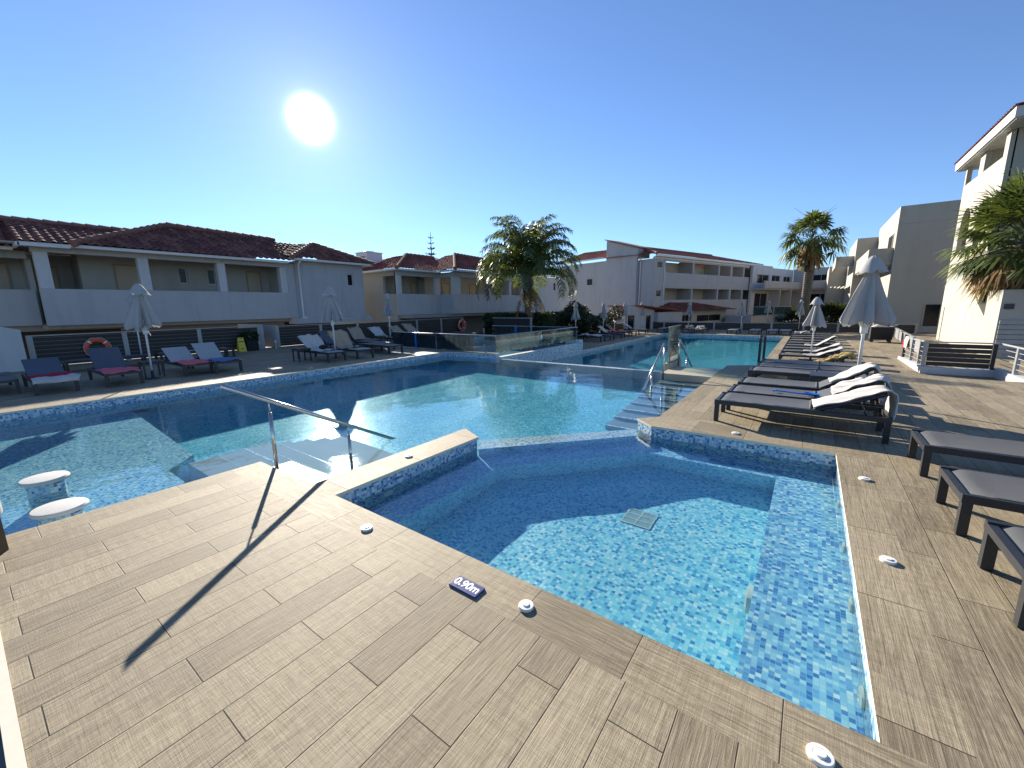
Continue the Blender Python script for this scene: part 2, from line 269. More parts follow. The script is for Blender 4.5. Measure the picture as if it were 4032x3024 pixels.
# ------------------------------------------------------------------ mesh builder
class MB:
    def __init__(s): s.v = []; s.f = []; s.mi = []; s.uv = []
    def quad(s, pts, mi=0, uv=None):
        b = len(s.v); s.v += [tuple(p) for p in pts]; s.f.append(tuple(range(b, b + len(pts)))); s.mi.append(mi); s.uv.append(uv)
    def box(s, x0, x1, y0, y1, z0, z1, mi=0):
        b = len(s.v); s.v += [(x0, y0, z0), (x1, y0, z0), (x1, y1, z0), (x0, y1, z0), (x0, y0, z1), (x1, y0, z1), (x1, y1, z1), (x0, y1, z1)]
        for q in ((0, 3, 2, 1), (4, 5, 6, 7), (0, 1, 5, 4), (1, 2, 6, 5), (2, 3, 7, 6), (3, 0, 4, 7)): s.f.append(tuple(b + i for i in q)); s.mi.append(mi); s.uv.append(None)
        return s
    def prism(s, poly, z0, z1, mi=0, mitop=None):
        a = sum(poly[i][0] * poly[(i + 1) % len(poly)][1] - poly[(i + 1) % len(poly)][0] * poly[i][1] for i in range(len(poly)))
        if a < 0: poly = poly[::-1]
        n = len(poly); b = len(s.v); zt = z1 if isinstance(z1, (list, tuple)) else [z1] * n
        s.v += [(x, y, z0) for x, y in poly] + [(x, y, zt[i]) for i, (x, y) in enumerate(poly)]
        s.f.append(tuple(b + n - 1 - i for i in range(n))); s.mi.append(mi); s.uv.append(None)
        s.f.append(tuple(b + n + i for i in range(n))); s.mi.append(mi if mitop is None else mitop); s.uv.append(None)
        for i in range(n):
            j = (i + 1) % n; s.f.append((b + i, b + j, b + n + j, b + n + i)); s.mi.append(mi); s.uv.append(None)
        return s
    def extr(s, poly, axis, a0, a1, mi=0):                              # polygon of (p,q) pulled along an axis: 'X' -> (y,z), 'Y' -> (x,z)
        n = len(poly); b = len(s.v); f = (lambda p, a: (a, p[0], p[1])) if axis == 'X' else (lambda p, a: (p[0], a, p[1]))
        s.v += [f(p, a0) for p in poly] + [f(p, a1) for p in poly]
        s.f.append(tuple(b + n - 1 - i for i in range(n))); s.f.append(tuple(b + n + i for i in range(n)))
        for i in range(n): s.f.append((b + i, b + (i + 1) % n, b + n + (i + 1) % n, b + n + i))
        s.mi += [mi] * (n + 2); s.uv += [None] * (n + 2); return s
    def tube(s, pts, r, n=8, mi=0, cap=True, flat=1.0):
        pts = [Vector(p) for p in pts]; rr = r if isinstance(r, (list, tuple)) else [r] * len(pts); b = len(s.v); ref = None
        for i, p in enumerate(pts):
            d = (pts[min(i + 1, len(pts) - 1)] - pts[max(i - 1, 0)]).normalized()
            if ref is None: ref = d.orthogonal().normalized()
            ref = (ref - d * ref.dot(d))
            ref = ref.normalized() if ref.length > 1e-6 else d.orthogonal().normalized()
            w = d.cross(ref)
            for k in range(n): a = 2 * PI * k / n; s.v.append(tuple(p + ref * math.cos(a) * rr[i] + w * math.sin(a) * rr[i] * flat))
        for i in range(len(pts) - 1):
            for k in range(n): s.f.append((b + i * n + k, b + i * n + (k + 1) % n, b + (i + 1) * n + (k + 1) % n, b + (i + 1) * n + k)); s.mi.append(mi); s.uv.append(None)
        if cap:
            s.f.append(tuple(b + n - 1 - k for k in range(n))); e = b + (len(pts) - 1) * n; s.f.append(tuple(e + k for k in range(n))); s.mi += [mi] * 2; s.uv += [None] * 2
        return s
    def lathe(s, prof, cx=0, cy=0, n=24, mi=0):
        b = len(s.v)
        for r, z in prof:
            for k in range(n): s.v.append((cx + r * math.cos(2 * PI * k / n), cy + r * math.sin(2 * PI * k / n), z))
        for i in range(len(prof) - 1):
            for k in range(n): s.f.append((b + i * n + k, b + i * n + (k + 1) % n, b + (i + 1) * n + (k + 1) % n, b + (i + 1) * n + k)); s.mi.append(mi); s.uv.append(None)
        s.f.append(tuple(b + n - 1 - k for k in range(n))); e = b + (len(prof) - 1) * n; s.f.append(tuple(e + k for k in range(n))); s.mi += [mi] * 2; s.uv += [None] * 2
        return s
    def grid(s, P, nu, nv, mi=0, uvf=None):
        b = len(s.v)
        for i in range(nu + 1):
            for j in range(nv + 1): s.v.append(tuple(P(i / nu, j / nv)))
        for i in range(nu):
            for j in range(nv):
                s.f.append((b + i * (nv + 1) + j, b + (i + 1) * (nv + 1) + j, b + (i + 1) * (nv + 1) + j + 1, b + i * (nv + 1) + j + 1)); s.mi.append(mi); s.uv.append(None)
        return s
    def mesh(s, name, mats, smooth=False, bevel=0):
        me = bpy.data.meshes.new(name); me.from_pydata(s.v, [], s.f)
        for m in (mats if isinstance(mats, (list, tuple)) else [mats]): me.materials.append(m)
        me.polygons.foreach_set('material_index', s.mi)
        ul = me.uv_layers.new(name='UVMap').data
        for p, u in zip(me.polygons, s.uv):
            if u:
                for li, q in zip(p.loop_indices, u): ul[li].uv = q
            else:
                n = p.normal
                if abs(n.z) > .7:
                    for li in p.loop_indices: c = me.vertices[me.loops[li].vertex_index].co; ul[li].uv = (c.x, c.y)
                else:
                    t = Vector((-n.y, n.x, 0)).normalized()
                    for li in p.loop_indices: c = me.vertices[me.loops[li].vertex_index].co; ul[li].uv = (c.dot(t), c.z)
        if smooth:
            me.shade_smooth()
            if smooth is not True: me.set_sharp_from_angle(angle=smooth)
        me.update(); return me
def link(name, me, parent=None, loc=None, recv=False):
    o = bpy.data.objects.new(name, me); C.objects.link(o)
    if parent: o.parent = parent
    if loc: o.location = loc
    if recv: o.cycles.is_caustics_receiver = True
    return o
def obj(name, mb, mats, parent=None, smooth=False, bevel=0, recv=False, loc=None):
    o = link(name, mb.mesh(name, mats, smooth), parent, loc, recv)
    if bevel:
        b = o.modifiers.new('bevel', 'BEVEL'); b.width = bevel; b.segments = 2; b.limit_method = 'ANGLE'; b.angle_limit = .6
    return o
def tag(o, label, cat, group=None):
    o['label'] = label; o['category'] = cat
    if group: o['group'] = group
    return o
def thing(name, label, cat, loc=(0, 0, 0), rz=0, group=None):
    o = bpy.data.objects.new(name, None); o.empty_display_size = .2; C.objects.link(o); o.location = loc; o.rotation_euler = (0, 0, rz); return tag(o, label, cat, group)
def struct(name, mb, mats, **k):
    o = obj(name, mb, mats, **k); o['kind'] = 'structure'; return o
def walls(mb, x0, x1, z0, z1, y0, y1, holes, mi=0):                    # wall slab with openings
    xs = sorted({x0, x1, *[h[0] for h in holes], *[h[1] for h in holes]}); zs = sorted({z0, z1, *[h[2] for h in holes], *[h[3] for h in holes]})
    for i in range(len(zs) - 1):
        zc = (zs[i] + zs[i + 1]) / 2; run = None
        for j in range(len(xs) - 1):
            xc = (xs[j] + xs[j + 1]) / 2; hole = any(h[0] < xc < h[1] and h[2] < zc < h[3] for h in holes)
            if not hole: run = [xs[j], xs[j + 1]] if run is None else [run[0], xs[j + 1]]
            if (hole or j == len(xs) - 2) and run: mb.box(run[0], run[1], y0, y1, zs[i], zs[i + 1], mi); run = None
    return mb
#@@GEOM
# ------------------------------------------------------------------ ground, decks, pools
ZL, WZ, WF = -.56, -.17, -.73
TH = .035
b = MB(); b.quad([(-700, -700, -3.2), (900, -700, -3.2), (900, 900, -3.2), (-700, 900, -3.2)]); struct('ground', b, M['soil'])
def slab(name, polys, m, z=0, th=TH, recv=False):
    b = MB()
    for p in polys: b.prism(p, z - th, z, 1, 0)
    return struct(name, b, [m, M['beige']], recv=recv)
R_ = lambda x0, x1, y0, y1: [(x0, y0), (x1, y0), (x1, y1), (x0, y1)]
# upper deck: foreground corner, right side, left side
slab('pool_deck', [R_(-.08, 1.65, -12, 4.87), R_(-6, -.08, 4.62, 4.87),
    [(1.65, -12), (13.5, -12), (13.5, .62), (12.75, 1.52), (6.66, 1.52), (6.3, -.70), (1.65, -.70)],
    R_(-8, 12.0, 12.16, 21), R_(12.0, 20.4, 16.1, 21), [(12.02, 12.16), (12.02, 12.0), (12.3, 12.0), (12.3, 16.1), (12.0, 16.1), (12.0, 12.16)]], M['deck'])
slab('pool_coping', [R_(1.65, 1.98, -.40, 5.17)], M['copeY'])
slab('pool_coping', [R_(-6, 1.65, 4.87, 5.17), R_(1.98, 6.0, -.70, -.40), [(1.98, 3.59), (4.13, 3.59), (4.33, 4.02), (1.98, 4.02)],
    [(6.52, 1.83), (6.66, 1.52), (12.75, 1.52), (13.14, 1.83)], R_(-8, 11.85, 11.86, 12.16)], M['copeX'])
slab('pool_coping', [[(1.65, -.70), (1.98, -.70), (1.98, -.40), (1.65, -.40)], [(6.0, -.70), (6.3, -.70), (6.66, 1.52), (6.52, 1.83), (6.25, 2.09), (5.95, 1.77), (6.0, -.40)],
    [(11.85, 12.16), (11.85, 11.86), (12.26, 9.66), (12.52, 9.66), (12.3, 12.0), (12.02, 12.0), (12.02, 12.16)], [(13.14, 1.83), (12.75, 1.52), (13.5, .62), (13.5, 1.36)]], M['copeY'])
# lower terrace round the far pool
slab('lower_terrace', [R_(13.5, 60, -16, 1.38), R_(34.2, 60, 1.38, 45), R_(20.4, 34.2, 9.54, 45), R_(19.5, 20.4, 9.54, 16.1)], M['lower'], ZL)
# sunken strip left of the foreground deck
b = MB(); b.box(-8, -.12, -12, 4.6, -.75, -.70); struct('sunken_path', b, M['concrete'])
b = MB(); b.box(-.12, -.10, -12, 4.6, -.75, -.03, 0); b.box(-.13, -.081, -12, 4.87, -.03, .006, 1); struct('deck_edge', b, [M['concrete'], M['beige']])
def wall_line(b, pts, z0, z1, off=.0, mi=0):
    for p, q in zip(pts, pts[1:]): b.quad([(p[0], p[1], z0), (q[0], q[1], z0), (q[0], q[1], z1), (p[0], p[1], z1)], mi)
e = .016
b = MB()                                                               # walls of the main pool
wall_line(b, [(-6, 5.17 - e), (1.98 - e, 5.17 - e), (1.98 - e, 4.02 - e)], -1.6, -TH)
wall_line(b, [(1.98 - e, 4.02 - e), (4.33 - e, 4.02 - e), (4.13 - e, 3.59 + e), (1.98 - e, 3.59 + e), (1.98 - e, -.40 - e), (6.0 + e, -.40 - e), (5.95 + e, 1.77), (6.25, 2.09 - e), (6.52, 1.83 - e), (13.14, 1.83 - e), (13.5, 1.36 - e)], -1.6, -TH)
wall_line(b, [(-8, 11.86 + e), (11.85 + e, 11.86 + e), (12.26 + e, 9.66 + e), (12.52, 9.66 + e)], -1.6, -TH)
struct('pool_wall', b, M['mosaic'], recv=True)
b = MB(); b.prism([(4.13, 3.60), (5.94, 1.96), (6.24, 2.10), (4.42, 3.86)], -1.6, WZ - .035, 0, 1); struct('submerged_wall', b, [M['bench'], M['rim']], recv=True)
b = MB(); b.box(12.02, 12.24, 3.05, 9.66, -2.4, WZ + .006); struct('weir_wall', b, M['rim'], recv=True)
b = MB(); b.quad([(2.0, 3.0, -1.5), (13, 1.6, -1.5), (13, 12, -1.5), (2.0, 12, -1.5)]); struct('pool_floor', b, M['deepfloor'], recv=True)
b = MB(); b.prism([(-8, 5.1), (1.5, 5.1), (1.5, 6.9), (1.9, 7.3), (2.1, 12), (-8, 12)], -1.6, -.74); struct('pool_shelf', b, M['shelf'], recv=True)
b = MB(); b.quad([(1.9, -.5, -.93), (6.05, -.5, -.93), (6.05, 1.9, -.93), (4.2, 3.7, -.93), (1.9, 3.7, -.93)]); struct('plunge_pool_floor', b, M['floor'], recv=True)
b = MB()                                                               # bench round three sides of the plunge pool
b.prism([(1.96, -.42), (6.02, -.42), (6.02, .15), (1.96, .15)], -.92, -.45, 1, 0)
b.prism([(5.52, .152), (6.02, .152), (5.97, 1.85), (5.52, 1.68)], -.92, -.452, 1, 0)
b.prism([(4.0, 3.12), (5.52, 1.682), (5.96, 1.86), (5.94, 1.97), (4.14, 3.60)], -.92, -.454, 1, 0)
b.prism([(1.96, 3.12), (3.998, 3.12), (4.13, 3.6), (1.96, 3.6)], -.92, -.456, 1, 0)
struct('plunge_pool_bench', b, [M['bench'], M['floor']], recv=True)
b = MB()                                                               # tiled steps down from the deck corner
for i, (x0, x1) in enumerate(((1.99, 2.32), (2.32, 2.62), (2.62, 2.92), (2.92, 3.22), (3.22, 3.52), (3.52, 3.82))):
    b.box(x0, x1, 4.04, 5.15 if i == 0 else 6.5, -1.55, (-.10, -.27, -.45, -.63, -.81, -.99)[i])
b.box(1.62, 2.318, 5.19, 6.5, -1.55, -.272)
for x, z, y0 in ((2.318, -.27, 4.04), (2.618, -.45, 4.04), (2.918, -.63, 4.04), (3.218, -.81, 4.04)): b.box(x - .035, x + .004, y0, 6.502, z - .012, z + .004, 1)
for x, z in ((1.97, -.272), (2.47, -.27), (2.77, -.45)): b.box(x - .004, x + .004, 5.2 if x < 2 else 4.06, 6.49, z, z + .002, 1)
struct('pool_steps', b, [M['steptile'], M['rim']], recv=True)
b = MB()                                                               # steps and platform on the right
for i in range(8): b.box(10.88 - .46 * (i + 1), 10.88 - .46 * i - (0 if i else .004), 1.86, 3.02 + .0 * i, -1.55, -.20 - .15 * i)
for i in range(8): b.box(10.88 - .46 * (i + 1) - .004, 10.88 - .46 * (i + 1) + .04, 1.862, 3.024, -.212 - .15 * i, -.196 - .15 * i, 1)
struct('pool_steps', b, [M['steptile'], M['rim']], recv=True)
b = MB(); b.box(10.88, 12.36, 1.845, 3.06, -2.3, -.004); b.box(11.70, 12.99, 3.062, 3.22, -2.3, .14)
for i in range(6): b.box(12.36 + .34 * i, 12.36 + .34 * (i + 1) - .002, 1.845, 3.0, -2.3, -.2 - .17 * i)
struct('stone_platform', b, M['plat'], recv=True)
# far pool
b = MB(); wall_line(b, [(12.24, 9.56), (19.5, 9.56)], -2.4, WZ + .02); wall_line(b, [(19.5, 9.56), (34.2, 9.56), (34.2, 1.37), (13.5, 1.37)], -2.4, ZL - TH)
wall_line(b, [(19.5, 9.56), (19.5, 10.3)], -2.4, -.03); wall_line(b, [(12.5, 1.82), (13.5, 1.37)], -2.4, -.03)
struct('far_pool_wall', b, M['mosaic'], recv=True)
b = MB(); b.quad([(12.2, 1.3, -2.1), (34.3, 1.3, -2.1), (34.3, 9.6, -2.1), (12.2, 9.6, -2.1)]); struct('far_pool_floor', b, M['deepfloor'], recv=True)
b = MB(); b.box(12.53, 19.02, 9.575, 9.80, -.6, WZ + .022); struct('kids_pool_rim', b, M['beige'])
b = MB(); b.box(19.02, 19.52, 9.55, 10.35, -2.4, .0); struct('kids_pool_corner', b, M['mosaic'])
b = MB(); b.quad([(12.3, 9.8, -.5), (19.4, 9.8, -.5), (19.4, 16.1, -.5), (12.3, 16.1, -.5)], 0)
wall_line(b, [(12.31, 9.7), (12.31, 16.09), (19.4, 16.09), (19.4, 9.8)], -.5, -.035, mi=1); b.box(19.4, 19.5, 10.35, 16.1, -2, 0, 1); struct('kids_pool', b, [M['shelf'], M['mosaic']], recv=True)
def ripple(x, y, a):
    return a * (math.sin(2.3 * x + 5.1 * y + .6) + .8 * math.sin(-4.7 * x + 3.3 * y + 1.9) + .6 * math.sin(7.9 * x + 2.1 * y) + .45 * math.sin(-3.1 * x - 9.7 * y + 2.) + .3 * math.sin(12.3 * x - 7.7 * y))
def water(name, x0, x1, y0, y1, z, st, a, m, skip=None):
    b = MB(); nx = round((x1 - x0) / st); ny = round((y1 - y0) / st); sx = (x1 - x0) / nx; sy = (y1 - y0) / ny
    b.v = [(x0 + i * sx, y0 + j * sy, z + ripple(x0 + i * sx, y0 + j * sy, a)) for i in range(nx + 1) for j in range(ny + 1)]
    for i in range(nx):
        for j in range(ny):
            if skip and skip(x0 + i * sx, y0 + j * sy): continue
            q = i * (ny + 1) + j; b.f.append((q, q + ny + 1, q + ny + 2, q + 1)); b.mi.append(0); b.uv.append(None)
    o = obj(name, b, m, smooth=True); o['kind'] = 'structure'; o.cycles.is_caustics_caster = True; return o
water('pool_water', -8, 12.1, -.5, 11.95, WZ, .1, .0007, M['water'], lambda x, y: (x < 1.7 and y < 4.9) or (y < 1.5 and x > 6.1))
water('far_pool_water', 12.2, 34.25, 1.3, 9.6, WF, .2, .0012, M['waterfar'])
water('kids_pool_water', 12.3, 19.4, 9.7, 16.1, WZ + .012, .2, .001, M['water'])
# ------------------------------------------------------------------ buildings
def roof_plane(b, A, B, TA, TB, per=.26, course=.36, mi=0, amp=.055):
    A, B, TA, TB = map(Vector, (A, B, TA, TB)); ex = (B - A).normalized(); n = None
    up_ = ((TA + TB) / 2 - (A + B) / 2); up_ -= ex * up_.dot(ex); Lh = up_.length; uy = up_ / Lh; n = ex.cross(uy)
    if n.z < 0: n = -n
    W0 = (B - A).length; l1, r1 = (TA - A).dot(ex), (TB - A).dot(ex); nc = max(1, round(Lh / course)); K = 5
    s0 = math.floor(min(0, l1) / per) * per; s1 = max(W0, r1); ks = int((s1 - s0) / per * K) + 2; base = len(b.v); rows = []
    for i in range(nc):
        for e_ in (0, 1):
            t = (i + e_) / nc; lo_, hi_ = l1 * t, W0 + (r1 - W0) * t; row = []
            for k in range(ks):
                s_ = s0 + k * per / K; fr = (k % K) / K; h = amp * math.sin(PI * min(1, fr / .62)) if fr < .62 else 0
                s_ = min(max(s_, lo_), hi_); p = A + ex * s_ + uy * (Lh * t) + n * (h * (1 - .12 * e_) + .03 * (1 - e_))
                row.append((s_, Lh * t)); b.v.append(tuple(p))
            rows.append(row)
    for i in range(len(rows) - 1):
        for k in range(ks - 1):
            if abs(rows[i][k][0] - rows[i][k + 1][0]) < 1e-6 and abs(rows[i + 1][k][0] - rows[i + 1][k + 1][0]) < 1e-6: continue
            q = base + i * ks + k; b.f.append((q, q + 1, q + ks + 1, q + ks)); b.mi.append(mi)
            c_ = (i // 2 + .5) * course; sk = s0 + (k // K + .5) * per; b.uv.append(((sk, c_),) * 4)
def ridge(b, p, q, r=.125, mi=0):
    p, q = Vector(p), Vector(q); n = max(1, round((q - p).length / .40))
    for i in range(n):
        a, c = p.lerp(q, i / n), p.lerp(q, (i + 1) / n + .04 / n); b.tube([a + Vector((0, 0, .015)), c], [r * 1.12, r * .92], 8, mi)
def window(parent, x0, x1, z0, z1, y, d=.16, ax='Y', mullion=False, lab=None):
    f = MB(); t = .045
    def bx(mb, a0, a1, y0, y1, c0, c1):
        (mb.box(a0, a1, y0, y1, c0, c1) if ax == 'Y' else mb.box(y0, y1, a0, a1, c0, c1))
    bx(f, x0, x0 + t, y - .02, y + .05, z0, z1); bx(f, x1 - t, x1, y - .02, y + .05, z0, z1); bx(f, x0 + t, x1 - t, y - .02, y + .05, z1 - t, z1); bx(f, x0 + t, x1 - t, y - .02, y + .05, z0, z0 + t)
    if mullion: m = (x0 + x1) / 2; bx(f, m - .02, m + .02, y - .018, y + .05, z0 + t, z1 - t)
    o = obj('window', f, M['winframe'], parent); g_ = MB(); bx(g_, x0 + t, x1 - t, y + .012, y + .03, z0 + t, z1 - t); obj('pane', g_, M['winglass'], o); return o
def door(parent, x0, x1, z0, z1, y):
    f = MB(); f.box(x0 - .06, x0, y - .03, y, z0, z1 + .06); f.box(x1, x1 + .06, y - .03, y, z0, z1 + .06); f.box(x0, x1, y - .03, y, z1, z1 + .06)
    d = MB(); d.box(x0, x1, y - .012, y, z0, z1); o = obj('door', d, M['door'], parent); obj('frame', f, M['doorframe'], o); h = MB(); h.box(x1 - .14, x1 - .06, y - .06, y - .013, z0 + 1.0, z0 + 1.03); obj('handle', h, M['steel'], o)
# --- long two storey hotel wing behind the left deck
A = thing('hotel_wing', 'long two storey hotel wing with open gallery and dark tiled roof on the left', 'building', (0, 23.4, -.12)); A.scale = (1.068,) * 3
def LA(mb, name, m, **k): return obj(name, mb, m, A, loc=(0, -21.9, 0), **k)
b = MB(); b.box(2.22, 10.75, 21.9, 22.12, 1.34, 2.63); LA(b, 'parapet', M['white2'])
b = MB(); b.box(-9, 2.218, 23.1, 23.3, 1.34, 2.63); LA(b, 'parapet', M['white2'])
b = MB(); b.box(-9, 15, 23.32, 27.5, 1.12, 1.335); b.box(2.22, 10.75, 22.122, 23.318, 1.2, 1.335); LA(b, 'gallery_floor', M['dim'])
for x0, x1, y in ((2.24, 2.58, 21.905), (4.97, 5.30, 21.905), (7.70, 8.01, 21.905), (10.42, 10.74, 21.905), (-.9, -.6, 23.105)):
    b = MB(); b.box(x0, x1, y, y + .3, 2.634, 3.88); LA(b, 'column', M['white'])
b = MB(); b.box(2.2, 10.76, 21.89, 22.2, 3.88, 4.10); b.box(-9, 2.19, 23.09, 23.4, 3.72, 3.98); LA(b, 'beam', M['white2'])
b = MB(); b.box(3.1, 10.66, 21.40, 21.50, 4.05, 4.155); b.box(1.9, 3.1, 21.42, 21.52, 4.01, 4.14); b.box(1.9, 10.66, 21.53, 21.9, 4.075, 4.095); b.box(-9, 1.86, 22.38, 22.5, 3.93, 4.03); b.box(1.86, 1.94, 21.42, 22.5, 4.0, 4.12); LA(b, 'gutter', M['gutter'])
b = MB(); walls(b, 3.57, 10.8, 1.34, 4.1, 23.7, 23.9, [(6.76, 7.09, 3.03, 3.76), (7.88, 8.22, 3.02, 3.76)]); b.box(2.3, 3.566, 25.2, 25.4, 1.34, 4.1); b.box(3.566, 3.76, 23.9, 25.2, 1.34, 4.1); b.box(10.62, 10.8, 22.2, 23.7, 1.34, 4.1)
b.box(-9, 2.3, 24.6, 24.8, 1.34, 4.1); b.box(2.15, 2.3, 23.4, 25.2, 1.34, 3.9); LA(b, 'wall', M['cream'])
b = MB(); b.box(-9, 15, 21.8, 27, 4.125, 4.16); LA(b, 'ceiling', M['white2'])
class _W: pass
An = bpy.data.objects.new('gallery_front', None)
bpy.data.objects.remove(An)
def Ad(x0, x1, z0, z1, y):
    n0 = len(bpy.data.objects); door(A, x0, x1, z0, z1, y - 21.9)
Ad(4.62, 5.36, 1.40, 3.69, 23.69); Ad(9.62, 10.2, 1.40, 3.69, 23.69); Ad(1.05, 1.75, 1.4, 3.6, 24.59); Ad(2.55, 3.1, 1.4, 3.6, 25.19)
window(A, 6.76, 7.09, 3.03, 3.76, 23.8 - 21.9); window(A, 7.88, 8.22, 3.02, 3.76, 23.8 - 21.9)
b = MB(); walls(b, 11.16, 15.06, 1.34, 4.24, 21.7, 21.9, [(14.05, 14.42, 3.06, 3.73)]); b.box(11.16, 11.36, 21.9, 27.5, 1.34, 4.24); b.box(14.86, 15.06, 21.9, 27.5, 1.34, 4.24); b.box(10.76, 11.155, 21.92, 22.1, 1.34, 4.1); LA(b, 'block_wall', M['white2'])
b = MB(); b.box(10.78, 15.28, 21.45, 22.3, 1.04, 1.333); LA(b, 'ledge', M['white2'])
window(A, 14.05, 14.42, 3.06, 3.73, -.1)
b = MB(); b.tube([(11.22, 21.35, 4.22), (11.22, 21.45, 4.12), (11.24, 21.62, 4.0), (11.24, 21.63, 1.42), (11.28, 21.55, 1.36)], .055, 8); LA(b, 'downpipe', M['gutter'], smooth=True)
b = MB(); b.box(10.75, 15.5, 21.22, 21.31, 4.22, 4.325); b.box(15.42, 15.5, 21.31, 27, 4.22, 4.325); b.box(10.75, 10.83, 21.31, 21.6, 4.2, 4.34); b.box(10.83, 15.42, 21.31, 21.7, 4.24, 4.26); LA(b, 'gutter', M['gutter'])
b = MB(); b.box(-9, 15, 25.5, 25.7, -.1, 1.12); LA(b, 'ground_floor_wall', M['shadewall']); b = MB(); b.box(4.4, 11, 23.3, 23.45, .96, 1.115); LA(b, 'floor_beam', M['dim'])
b = MB()
roof_plane(b, (3.16, 21.34, 4.15), (10.9, 21.34, 4.15), (6.85, 24.6, 5.68), (11.5, 24.6, 5.56)); roof_plane(b, (3.16, 28.6, 4.15), (3.16, 21.34, 4.15), (6.85, 24.62, 5.68), (6.85, 24.6, 5.68))
roof_plane(b, (1.9, 21.36, 4.13), (4.9, 21.36, 4.13), (1.9, 24.2, 5.16), (7.0, 24.2, 5.18)); roof_plane(b, (-9, 22.34, 4.02), (1.9, 22.34, 4.02), (-9, 24.2, 5.0), (2.55, 24.2, 5.18)); roof_plane(b, (10.8, 21.5, 4.2), (11.4, 21.5, 4.2), (11.4, 24.6, 5.56), (13.2, 24.6, 5.38))
roof_plane(b, (10.75, 21.18, 4.32), (15.5, 21.18, 4.32), (13.0, 23.4, 5.40), (13.2, 23.4, 5.40)); roof_plane(b, (15.5, 21.18, 4.32), (15.5, 26.5, 4.32), (13.2, 23.4, 5.40), (13.2, 24.2, 5.40)); roof_plane(b, (10.75, 24.5, 4.9), (10.75, 21.18, 4.32), (13.0, 24.0, 5.40), (13.0, 23.4, 5.40))
roof_plane(b, (11.5, 28.5, 4.15), (3.2, 28.5, 4.15), (11.5, 24.6, 5.56), (6.85, 24.6, 5.68)); roof_plane(b, (4, 30, 4.1), (-9, 30, 4.1), (7.0, 24.2, 5.18), (-9, 24.2, 5.0))
ro = LA(b, 'roof', M['roof'])
b = MB()
for p, q in (((3.16, 21.34, 4.17), (6.85, 24.6, 5.70)), ((6.85, 24.6, 5.70), (11.6, 24.6, 5.58)), ((1.0, 24.2, 5.17), (6.0, 24.2, 5.19)), ((-9, 24.2, 5.02), (2.55, 24.2, 5.18)), ((10.75, 21.18, 4.34), (13.1, 23.4, 5.42)), ((15.5, 21.18, 4.34), (13.1, 23.4, 5.42))): ridge(b, p, q)
obj('ridge_tiles', b, M['ridge'], ro)
# --- second two storey wing
B = thing('hotel_wing', 'two storey hotel wing behind the feather palm with rooftop cooling box and stepped tiled roof', 'building', (17.8, 22, 0))
def LB(mb, name, m, par=None, **k): return obj(name, mb, m, par or B, loc=(-17.8, -22, 0) if par is None else None, **k)
b = MB(); b.box(17.8, 21.6, 22.0, 22.2, 1.32, 2.69); b.box(21.6, 30.3, 20.62, 20.82, 1.32, 2.69); b.box(21.6, 21.8, 20.82, 22.0, 1.32, 2.69); LB(b, 'parapet', M['white2'])
b = MB(); walls(b, 22.2, 27.0, -.5, 4.15, 0, 0.2, [(24.4, 25.2, 2.7, 3.86)]); b2 = MB()
for (x0, x1, y0, y1, z0, z1) in ((17.8, 18.0, 22.2, 30, -.5, 4.15),): pass
b3 = MB(); b3.v = []; 
def sidewall(mb, X, y0, y1, z0, z1, th, holes):                       # a wall along Y
    t = MB(); walls(t, y0, y1, z0, z1, 0, th, holes); n0 = len(mb.v)
    mb.v += [(X + y, x, z) for x, y, z in t.v]; mb.f += [tuple(n0 + i for i in f[::-1]) for f in t.f]; mb.mi += t.mi; mb.uv += t.uv
b = MB(); sidewall(b, 17.8, 22.2, 30, -.5, 4.15, .2, [(22.32, 23.5, 2.69, 3.86)]); b.box(18.0, 21.6, 24.4, 24.6, 1.3, 4.1); b.box(21.8, 30.3, 23.6, 23.8, 1.3, 4.2); b.box(21.6, 21.8, 23.6, 24.4, 1.3, 4.1); LB(b, 'wall', M['cream'])
for x0, x1, y in ((17.8, 18.12, 22.0), (21.2, 21.6, 22.0), (21.62, 22.3, 20.62), (25.4, 25.75, 20.62), (28.2, 28.5, 20.62), (29.98, 30.3, 20.62)):
    b = MB(); b.box(x0, x1, y + .003, y + .3, 2.694, 3.86); LB(b, 'column', M['white'])
b = MB(); b.box(17.8, 21.6, 21.99, 22.3, 3.862, 4.14); b.box(21.59, 30.3, 20.6, 20.9, 3.862, 4.22); b.box(21.59, 21.8, 20.9, 21.99, 3.862, 4.2); LB(b, 'beam', M['white2'])
b = MB(); b.box(17.4, 21.2, 21.45, 21.56, 4.15, 4.26); b.box(17.35, 17.45, 21.45, 30, 4.15, 4.26); b.box(21.15, 30.3, 20.05, 20.16, 4.22, 4.34); b.box(21.12, 21.22, 20.05, 21.5, 4.2, 4.33); b.box(17.45, 30, 21.57, 30, 4.145, 4.16); b.box(21.22, 30.3, 20.16, 20.62, 4.215, 4.235); LB(b, 'gutter', M['gutter'])
b = MB(); b.box(17.9, 30.3, 21.0, 29.5, 1.1, 1.315); b.box(18, 36, 24.2, 24.4, -.5, 1.1); LB(b, 'gallery_floor', M['dim'])
b = MB(); walls(b, 30.3, 36.7, -.5, 4.4, 20.5, 20.7, [(35.3, 35.75, 3.2, 3.95)]); b.box(30.3, 30.5, 20.7, 28, -.5, 4.4); b.box(36.5, 36.7, 20.7, 28, -.5, 4.4); LB(b, 'block_wall', M['white'])
window(B, 35.3 - 17.8, 35.75 - 17.8, 3.2, 3.95, -1.42); window(B, 19.35 - 17.8, 19.75 - 17.8, 2.95, 3.75, 2.39)
door(B, 21.0 - 17.8, 21.5 - 17.8, 1.4, 3.6, 2.39)
for x in (23.4, 26.6, 29.0): door(B, x - 17.8, x + .75 - 17.8, 1.4, 3.6, 1.59)
